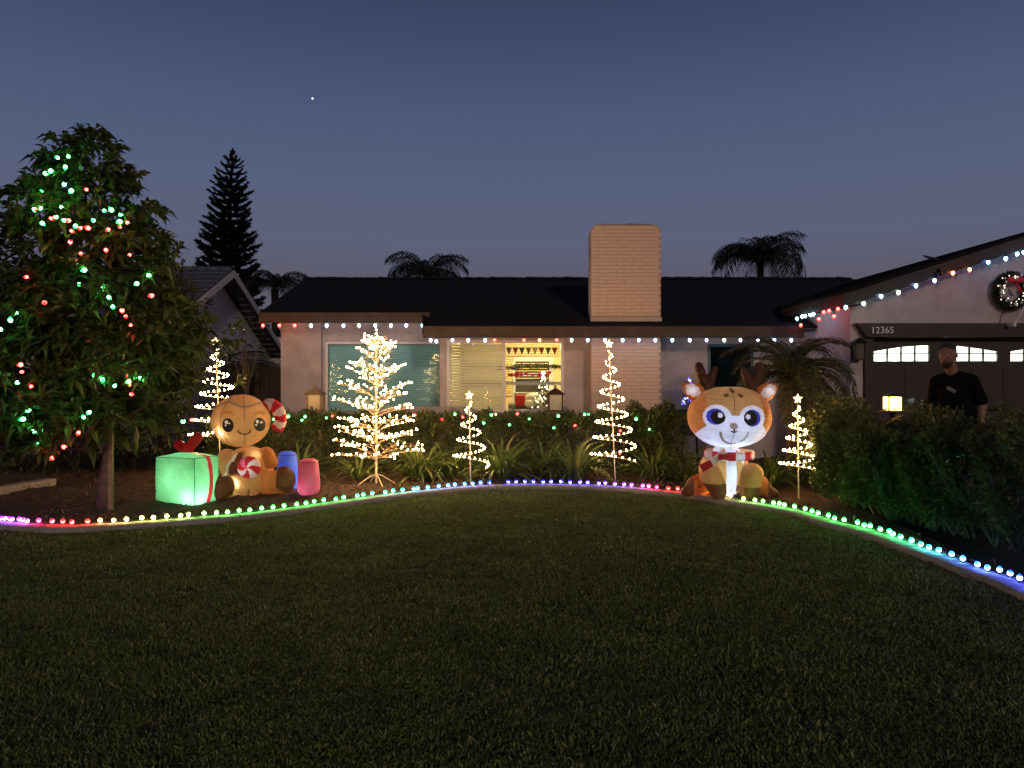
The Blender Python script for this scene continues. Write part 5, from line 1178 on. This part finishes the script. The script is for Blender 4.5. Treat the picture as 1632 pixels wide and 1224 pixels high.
gumdrop(492, 733, 790, 18, 9.60, pink_c, 'dimly lit pink inflatable gumdrop at the right end of the gingerbread group', .55, (1, .7, .75))  # weak lamp set inside this shell too

# ---- reindeer
YD = 9.38; kd = YD / F / 4.707; dX = lambda zx: ((1060 + zx / 4.707) - 816) / F * YD; dZ = lambda zy: H - ((560 + zy / 4.707) - 600) / F * YD
D_p = lambda zx, zy, dy=0: Vector((dX(zx), YD + dy, dZ(zy)))
deer = thing('reindeer', (dX(460), YD, .03), 'big eyed seated inflatable reindeer with a red and white scarf by the kerb', 'inflatable')
NZ, NX_ = 230, 330; hb_ = MB(); dc = D_p(480, 492); rx, ry2, rz = 306 * kd, 250 * kd, 228 * kd
vs = []; mz = D_p(445, 590)
for i in range(NZ + 1):
    t = -math.pi / 2 + math.pi * i / NZ
    for k in range(NX_):
        a = 2 * math.pi * k / NX_; ct = abs(math.cos(t)) ** .82; x = ct * math.copysign(abs(math.cos(a)) ** .92, math.cos(a)); y = ct * math.copysign(abs(math.sin(a)) ** .92, math.sin(a)); z = math.copysign(abs(math.sin(t)) ** .92, math.sin(t))
        if z < 0: x *= 1 - .12 * z * z
        p = dc + Vector((x * rx, y * ry2, z * rz))
        if y < 0:
            e = ((p.x - mz.x) / (100 * kd)) ** 2 + ((p.z - mz.z) / (92 * kd)) ** 2; p.y -= .095 * math.exp(-e * 1.3)
            for sx_ in (-1, 1):
                e = ((p.x - dX(460 + sx_ * 160)) / (100 * kd)) ** 2 + ((p.z - dZ(630)) / (90 * kd)) ** 2; p.y -= .03 * math.exp(-e)
        vs.append(p)
hb_.add(vs, [(i * NX_ + k, i * NX_ + (k + 1) % NX_, (i + 1) * NX_ + (k + 1) % NX_, (i + 1) * NX_ + k) for i in range(NZ) for k in range(NX_)])
vs = [Vector(pucker(p, dc, (rx, ry2, rz), [-2.3, -.75, -.06, .72, 2.3], .7)) for p in vs]; hb_.v = [tuple(p) for p in vs]
hme = hb_.mesh('head', fawn_c)
def dh(c, n):
    zx = ((c[:, 0] / YD * F + 816) - 1060) * 4.707; zy = ((H - c[:, 2]) / YD * F + 600 - 560) * 4.707; fr = c[:, 1] < dc.y - .01
    lab = np.full(len(c), 'head', object)
    mk = (ell(zx, zy, (332, 482), (92, 90)) < 1) | (ell(zx, zy, (580, 485), (100, 88)) < 1) | (ell(zx, zy, (463, 612), (246, 112)) < 1) | ((np.abs(zx - 455) < 110) & (zy > 470) & (zy < 640)) | ((np.abs(zx - 470) < 170) & (zy > 620) & (zy < 742))
    lab[fr & mk & (zy > 380)] = 'face_patch'
    lab[fr & (zx < 275) & (zy < 700)& ~mk] = 'cheek_panel'; lab[fr & (zx > 668) & ~mk] = 'cheek_panel'; lab[~fr] = 'cheek_panel'; lab[fr & ~mk & (zy > 560)] = 'cheek_panel'
    e = np.sqrt(ell(zx, zy, (446, 578), (98, 98))); lab[fr & (np.abs(e - 1) < .075) & (zy > 585)] = 'muzzle_line'
    for ic, ir, pc_, pr, hc2 in (((320, 478), (59, 58), (334, 482), (47, 47), (349, 467)), ((577, 487), (66, 60), (564, 487), (53, 54), (544, 477))):
        lab[fr & (ell(zx, zy, ic, ir) < 1)] = 'iris'; lab[fr & (ell(zx, zy, pc_, pr) < 1)] = 'pupil'; lab[fr & (ell(zx, zy, hc2, (17, 18)) < 1)] = 'eye_highlight'
    lab[fr & (ell(zx, zy, (433, 543), (27, 23)) < 1)] = 'nose'
    lab[fr & (np.abs(zx - 432) < 4) & (zy > 562) & (zy < 596)] = 'mouth'; e = np.sqrt(ell(zx, zy, (432, 566), (20, 20))); lab[fr & (np.abs(e - 1) < .2) & (zy > 572)] = 'mouth'
    for sc2, sr2, ro in (((461, 291), (17, 16), 0), ((407, 325), (19, 13), -.3), ((508, 327), (19, 13), .3)): lab[fr & (ell(zx, zy, sc2, sr2, ro) < 1)] = 'spot'
    return lab
DM = {'head': fawn_c, 'cheek_panel': orange_c, 'face_patch': white_c, 'muzzle_line': grey_c, 'iris': iris_c, 'pupil': black_c, 'eye_highlight': white_c, 'nose': grey_c, 'mouth': black_c, 'spot': brown_c}
hp = {k: b for k, b in split(hme, dh).items()}
headobj = hp.pop('head').build('head', fawn_c, deer, True)
for k, b in hp.items(): b.build(k, DM[k], headobj, True)
def fpt(zx, zy, off=.004):
    p = D_p(zx, zy); best = min((v for v in vs if v.y < dc.y), key=lambda v: (v.x - p.x) ** 2 + (v.z - p.z) ** 2); return Vector((p.x, best.y - off, p.z))
for crv in ([(458, 275), (456, 360), (448, 455)], [(432, 600), (433, 640), (436, 672)], [(455, 690), (460, 735)]):
    m = MB(); m.tube([fpt(a + (b2 - a) * t, c_ + (d2 - c_) * t) for (a, c_), (b2, d2) in zip(crv, crv[1:]) for t in (0, .25, .5, .75)] + [fpt(*crv[-1])], .003, 5); m.build('seam', seam_m, headobj)
# ears with pale inner cloth
for pts, inner in ((((262, 330), (130, 245), .10), ((225, 322), 44)), (((705, 335), (858, 255), .10), ((762, 332), 44))):
    (a, b, dy) = pts; A, B = D_p(*a, -.02), D_p(*b, .04); ax = (B - A); L = ax.length; ax.normalize(); sd = Vector((-ax.z, 0, ax.x))
    m = MB(); sec = []; nS = 28
    for i in range(15):
        s = i / 14; w_ = 66 * kd * math.sin(math.pi * min(1, .30 + .70 * s)) ** .75 + .004; ce = A + ax * L * s
        sec.append([ce + sd * w_ * math.cos(2 * math.pi * k / nS) + Vector((0, 1, 0)) * .055 * (math.sin(math.pi * min(1, .25 + .75 * s)) + .05) * math.sin(2 * math.pi * k / nS) for k in range(nS)])
    m.add([p for s_ in sec for p in s_], [(i * nS + k, i * nS + (k + 1) % nS, (i + 1) * nS + (k + 1) % nS, (i + 1) * nS + k) for i in range(14) for k in range(nS)] + [tuple(range(nS - 1, -1, -1)), tuple(14 * nS + k for k in range(nS))])
    em = m.mesh('ear', orange_c); bc_ = A + ax * L * .42
    def ec_(c, n):
        d = c - np.array(bc_); return np.where((c[:, 1] < np.array(bc_)[1] + (d @ np.array(ax)) * ax.y - .012) & (((d @ np.array(ax)) / (L * .42)) ** 2 + ((d @ np.array(sd)) / (42 * kd)) ** 2 < 1), 'inner_ear', 'ear')
    ep = split(em, ec_); eo = ep['ear'].build('ear', orange_c, deer, True)
    if 'inner_ear' in ep: ep['inner_ear'].build('inner_ear', white_c, eo, True)
    lamp(deer, bc_, .16, (.85, .9, 1), .02)
# antlers
for segs in ((((325, 300), (275, 160), 48, 40), ((275, 160), (268, 112), 40, 34), ((335, 250), (385, 135), 40, 28)), (((655, 300), (700, 190), 52, 46), ((700, 190), (722, 115), 44, 36), ((650, 260), (612, 150), 40, 30))):
    m = MB()
    for a, b, r0, r1 in segs: m.capsule(D_p(*a, .05), D_p(*b, .09), r0 * kd, r1 * kd)
    q = remesh(m, .01, 4); q.materials.clear(); q.materials.append(dkbrown_c); q.polygons.foreach_set('use_smooth', [True] * len(q.polygons)); link('antler', q, deer).location = -wloc(deer)
# body and legs
m = MB()
m.ball(D_p(455, 905, .06), (190 * kd, 170 * kd, 190 * kd), 32, 22); m.capsule(D_p(455, 800, -.02), D_p(455, 980, -.04), 120 * kd, 105 * kd)
m.capsule(D_p(302, 905, -.20), D_p(340, 985, -.26), 80 * kd, 70 * kd); m.capsule(D_p(345, 985, -.26), D_p(355, 1035, -.28), 70 * kd, 58 * kd)
m.capsule(D_p(616, 905, -.20), D_p(590, 1000, -.26), 82 * kd, 76 * kd); m.capsule(D_p(585, 1000, -.26), D_p(580, 1050, -.28), 76 * kd, 66 * kd)
m.capsule(D_p(300, 990, .02), D_p(225, 1000, -.04), 80 * kd, 72 * kd); m.capsule(D_p(225, 1005, -.04), D_p(150, 1040, -.10), 62 * kd, 44 * kd)
m.capsule(D_p(640, 980, .02), D_p(700, 1000, -.04), 84 * kd, 76 * kd); m.capsule(D_p(700, 1015, -.04), D_p(790, 1062, -.10), 62 * kd, 42 * kd)
q = remesh(m, .0095, 4)
def db(c, n):
    zx = ((c[:, 0] / YD * F + 816) - 1060) * 4.707; zy = ((H - c[:, 2]) / YD * F + 600 - 560) * 4.707; y = c[:, 1]
    lab = np.full(len(c), 'body', object); hw = np.interp(zy, [780, 830, 870, 930, 1075], [130, 108, 72, 55, 50])
    lab[(n[:, 1] < .1) & (np.abs(zx - 456) < hw) & (zy < 1075) & (y < YD + .05)] = 'belly'
    fl = (y < YD - .155) & (zx < 420) & (zx > 225); frr = (y < YD - .155) & (zx > 500) & (zx < 690)
    lab[fl | frr] = 'foreleg'; lab[fl & (zy > 965)] = 'hoof'; lab[frr & (zy > 992)] = 'hoof'
    hl_ = ~(fl | frr) & (zy > 880) & ((zx < 262) | (zx > 668)); lab[hl_] = 'hind_leg'; lab[hl_ & ((zx < 195) | (zx > 742))] = 'hoof'
    return lab
bp_ = split(q, db); bo = bp_.pop('body').build('body', fawn_c, deer, True)
for k, b in bp_.items(): b.build(k, {'belly': white_c, 'foreleg': fawn_c, 'hoof': brown_c, 'hind_leg': orange_c}[k], deer if k != 'belly' else bo, True)
m = MB(); m.tube([D_p(458, 800 + 255 * t, -.145 - .09 * math.sin(math.pi * t)*0 - .055) for t in np.linspace(0, 1, 10)], .0035, 5); m.build('seam', seam_m, bo)
# scarf
sc0 = D_p(470, 768, -.06); sm = MB(); nS = 96; prof = [(-1, .0), (-.92, .9), (-.4, 1.08), (.4, 1.08), (.92, .9), (1, .0)]
vsx = []
for k in range(nS):
    a = 2 * math.pi * k / nS
    for (h_, o_2) in [(-.85, 0), (-1, .5), (-.5, 1), (.5, 1), (1, .5), (.85, 0)]:
        rxx = 160 * kd + .022 * o_2; ryy = .265 + .022 * o_2; vsx.append(sc0 + Vector((rxx * math.cos(a) * 1.06, ryy * math.sin(a), h_ * 32 * kd)))
sm.add(vsx, [(k * 6 + j, ((k + 1) % nS) * 6 + j, ((k + 1) % nS) * 6 + j + 1, k * 6 + j + 1) for k in range(nS) for j in range(5)]); sme = sm.mesh('scarf', white_c)
def scl(c, n):
    zx = ((c[:, 0] / YD * F + 816) - 1060) * 4.707; front = c[:, 1] < sc0.y; r_ = ((zx > 320) & (zx < 352)) | ((zx > 412) & (zx < 475)) | ((zx > 543) & (zx < 602)); r_ = np.where(front, r_, (zx % 130) < 65); return np.where(r_, 'red_stripe', 'scarf')
ss = split(sme, scl); so = ss['scarf'].build('scarf', white_c, deer, True); ss['red_stripe'].build('red_stripe', red_c, so, True)
m = MB(); kc = D_p(378, 768, -.345)
for s in (-1, 1): m.add([kc + Vector((0, -.02, .03)), kc + Vector((s * .055, -.015, .045)), kc + Vector((s * .055, -.015, -.045)), kc + Vector((0, -.02, -.03)), kc + Vector((0, .015, .03)), kc + Vector((s * .055, .02, .045)), kc + Vector((s * .055, .02, -.045)), kc + Vector((0, .015, -.03))], [(0, 1, 2, 3), (7, 6, 5, 4), (0, 4, 5, 1), (1, 5, 6, 2), (2, 6, 7, 3)])
m.build('knot', red_c, so)
tb = [D_p(350, 775, -.32), D_p(298, 815, -.33), D_p(228, 858, -.30)]
for i, mm_ in ((0, white_c), (1, red_c)):
    m = MB(); A, B = tb[i], tb[i + 1]; w0, w1 = 21 * kd, 25 * kd
    m.add([A + Vector((-.6 * w0, 0, w0)), A + Vector((.6 * w0, 0, -w0)), B + Vector((.5 * w1, 0, -w1)), B + Vector((-.5 * w1, 0, w1))] + [A + Vector((-.6 * w0, .03, w0)), A + Vector((.6 * w0, .03, -w0)), B + Vector((.5 * w1, .03, -w1)), B + Vector((-.5 * w1, .03, w1))], [(0, 1, 2, 3), (7, 6, 5, 4), (0, 4, 5, 1), (1, 5, 6, 2), (2, 6, 7, 3), (3, 7, 4, 0)]); m.build('scarf_tail', mm_, so)
CWH = (.48, .66, 1.0)
lamp(deer, D_p(510, 690, -.25), 2.2, CWH); lamp(deer, D_p(450, 560, -.08), 7.0, CWH, .06); lamp(deer, D_p(456, 900, -.02), 3.0, CWH); lamp(deer, D_p(456, 1030, -.05), 1.2, CWH)

# ------------------------------------------------------------------ the man behind the hedge
MX, MY = 5.16, 8.40; mz0 = .045
man = thing('person', (MX, MY, mz0), 'bearded man in a black t-shirt standing behind the right hedge before the garage', 'person')
skin = pmat('skin', (.24, .13, .09), .55, .12, 14, .2, 60); shirt_m = pmat('black_shirt', (.005, .005, .006), .95, .2, 10, .5, 25, .02, 0, .08); short_m = pmat('dark_shorts', (.03, .032, .04), .85, .15, 10, .4, 30); hair_m = pmat('dark_hair', (.035, .024, .018), .6, .3, 30, .8, 120, .006); shoe_m = pmat('dark_shoe', (.03, .03, .03), .6, .2, 10); eye_m = pmat('eye_white', (.6, .58, .55), .3, .05, 10); pup_m = pmat('eye_pupil', (.015, .01, .01), .2, .1, 10); print_m = pmat('shirt_print', (.22, .20, .20), .8, .15, 30)
fz = R(-50)     # he faces the camera, turned towards the photo's left
Mr = Matrix.Translation((MX, MY, mz0)) @ Matrix.Rotation(R(-5), 4, 'Y') @ Matrix.Rotation(fz, 4, 'Z') @ Matrix.Rotation(R(5), 4, 'X')
SCL = 1.05
def B_(x, y, z): return Mr @ Vector((x * SCL, y * SCL, z * SCL))
Rr = Mr.to_3x3()
b = MB(); neck = (0, -.03, 1.50)
hcx = (-.005, -.075, 1.695)
hd = Matrix.Rotation(R(7), 3, 'Y')
b.ball(B_(*hcx), (.078 * SCL, .098 * SCL, .118 * SCL), 28, 20, Rr @ hd); b.ball(B_(-.012, -.105, 1.625), (.058, .062, .062), 20, 14, Rr); b.capsule(B_(0, -.01, 1.48), B_(-.003, -.055, 1.62), .066, .058)
b.capsule(B_(-.008, -.168, 1.70), B_(-.012, -.188, 1.668), .012, .019)                       # nose
for s in (-1, 1):
    b.ball(B_(s * .083, -.065, 1.685), (.010, .024, .034), 10, 8, Rr); b.capsule(B_(s * .018, -.150, 1.722), B_(s * .055, -.140, 1.72), .012, .010)
    sh, el, wr2 = (s * .18, .0, 1.40), (s * .23, .02, 1.12), (s * .225, -.10, .88)
    b.capsule(B_(*sh), B_(*el), .062, .050); b.capsule(B_(*el), B_(*wr2), .050, .033)
    pm = (s * .22, -.125, .80); b.capsule(B_(*wr2), B_(*pm), .032, .040)
    for f, (dx, Ln) in enumerate(((-.030, .072), (-.011, .083), (.009, .078), (.028, .062))):
        p0 = (s * .22 + dx * .3, -.125 + dx, .775); p1 = (p0[0] - s * .006, p0[1] - .008, p0[2] - Ln * .55); p2 = (p1[0] - s * .018, p1[1] + .002, p1[2] - Ln * .45); b.capsule(B_(*p0), B_(*p1), .011, .0095, 10); b.capsule(B_(*p1), B_(*p2), .0095, .008, 10)
    b.capsule(B_(s * .21, -.155, .84), B_(s * .20, -.185, .79), .013, .010, 10)
    hp_, kn, an = (s * .10, .01, .92), (s * .115, -.02, .50), (s * .12, .02, .09); b.capsule(B_(*hp_), B_(*kn), .088, .062); b.capsule(B_(*kn), B_(*an), .060, .042); 
b.ball(B_(0, .0, 1.22), (.165, .115, .27), 24, 18, Rr); b.ball(B_(0, -.02, 1.02), (.165, .13, .17), 24, 16, Rr)
q = remesh(b, .0085, 3); q.materials.clear(); q.materials.append(skin); q.polygons.foreach_set('use_smooth', [True] * len(q.polygons)); bobj = link('body', q, man); bobj.location = -wloc(man)
b = MB(); b.ball(B_(0, -.005, 1.25), (.18, .145, .24), 24, 18, Rr); b.ball(B_(0, -.02, 1.06), (.195, .155, .24), 24, 16, Rr); b.capsule(B_(0, -.01, 1.46), B_(-.155, .0, 1.405), .070, .075); b.capsule(B_(0, -.01, 1.46), B_(.155, .0, 1.405), .070, .075)
for s in (-1, 1): b.capsule(B_(s * .165, -.0, 1.40), B_(s * .225, .015, 1.19), .078, .072)
q = remesh(b, .0095, 4); q.materials.clear(); q.materials.append(shirt_m); q.polygons.foreach_set('use_smooth', [True] * len(q.polygons)); link('t_shirt', q, man).location = -wloc(man)
b = MB(); b.ball(B_(0, .0, .90), (.185, .145, .13), 24, 14, Rr)
for s in (-1, 1): b.capsule(B_(s * .10, .01, .90), B_(s * .118, -.015, .56), .105, .088)
q = remesh(b, .011, 3); q.materials.clear(); q.materials.append(short_m); link('shorts', q, man).location = -wloc(man)
for s in (-1, 1):
    b = MB(); b.capsule(B_(s * .12, .04, .045), B_(s * .13, -.14, .035), .045, .038); b.build('shoe', shoe_m, man, True)
    b = MB(); b.ball(B_(s * .034 - .01, -.158, 1.702), (.013, .008, .009), 10, 8, Rr); eo = b.build('eye', eye_m, man, True); b = MB(); b.ball(B_(s * .034 - .012, -.1655, 1.702), .0045, 8, 6); b.build('pupil', pup_m, eo, True)
# short hair, beard
b = MB(); b.ball(B_(-.002, -.060, 1.735), (.084, .100, .092), 28, 20, Rr @ hd); q = b.mesh('hair', hair_m, True)
iR = Mr.inverted()
def keep_faces(me, fn):
    bm = bmesh.new(); bm.from_mesh(me); bmesh.ops.delete(bm, geom=[f for f in bm.faces if not fn(iR @ f.calc_center_median() / SCL)], context='FACES'); bm.to_mesh(me); bm.free(); return me
link('hair', keep_faces(q, lambda p: p.z > 1.755 or (p.y > -.055 and p.z > 1.665)), man).location = -wloc(man)
b = MB(); b.ball(B_(-.012, -.105, 1.622), (.064, .068, .068), 28, 20, Rr); q = b.mesh('beard', hair_m, True)
link('beard', keep_faces(q, lambda p: p.z < 1.628 and p.y < -.07), man).location = -wloc(man)
m = MB(); m.box(-.05, .05, -.003, .003, -.018, .018, Matrix.Translation(B_(.02, -.152, 1.335)) @ Rr.to_4x4() @ Matrix.Rotation(R(35), 4, 'Y')); m.build('shirt_print', print_m, man)
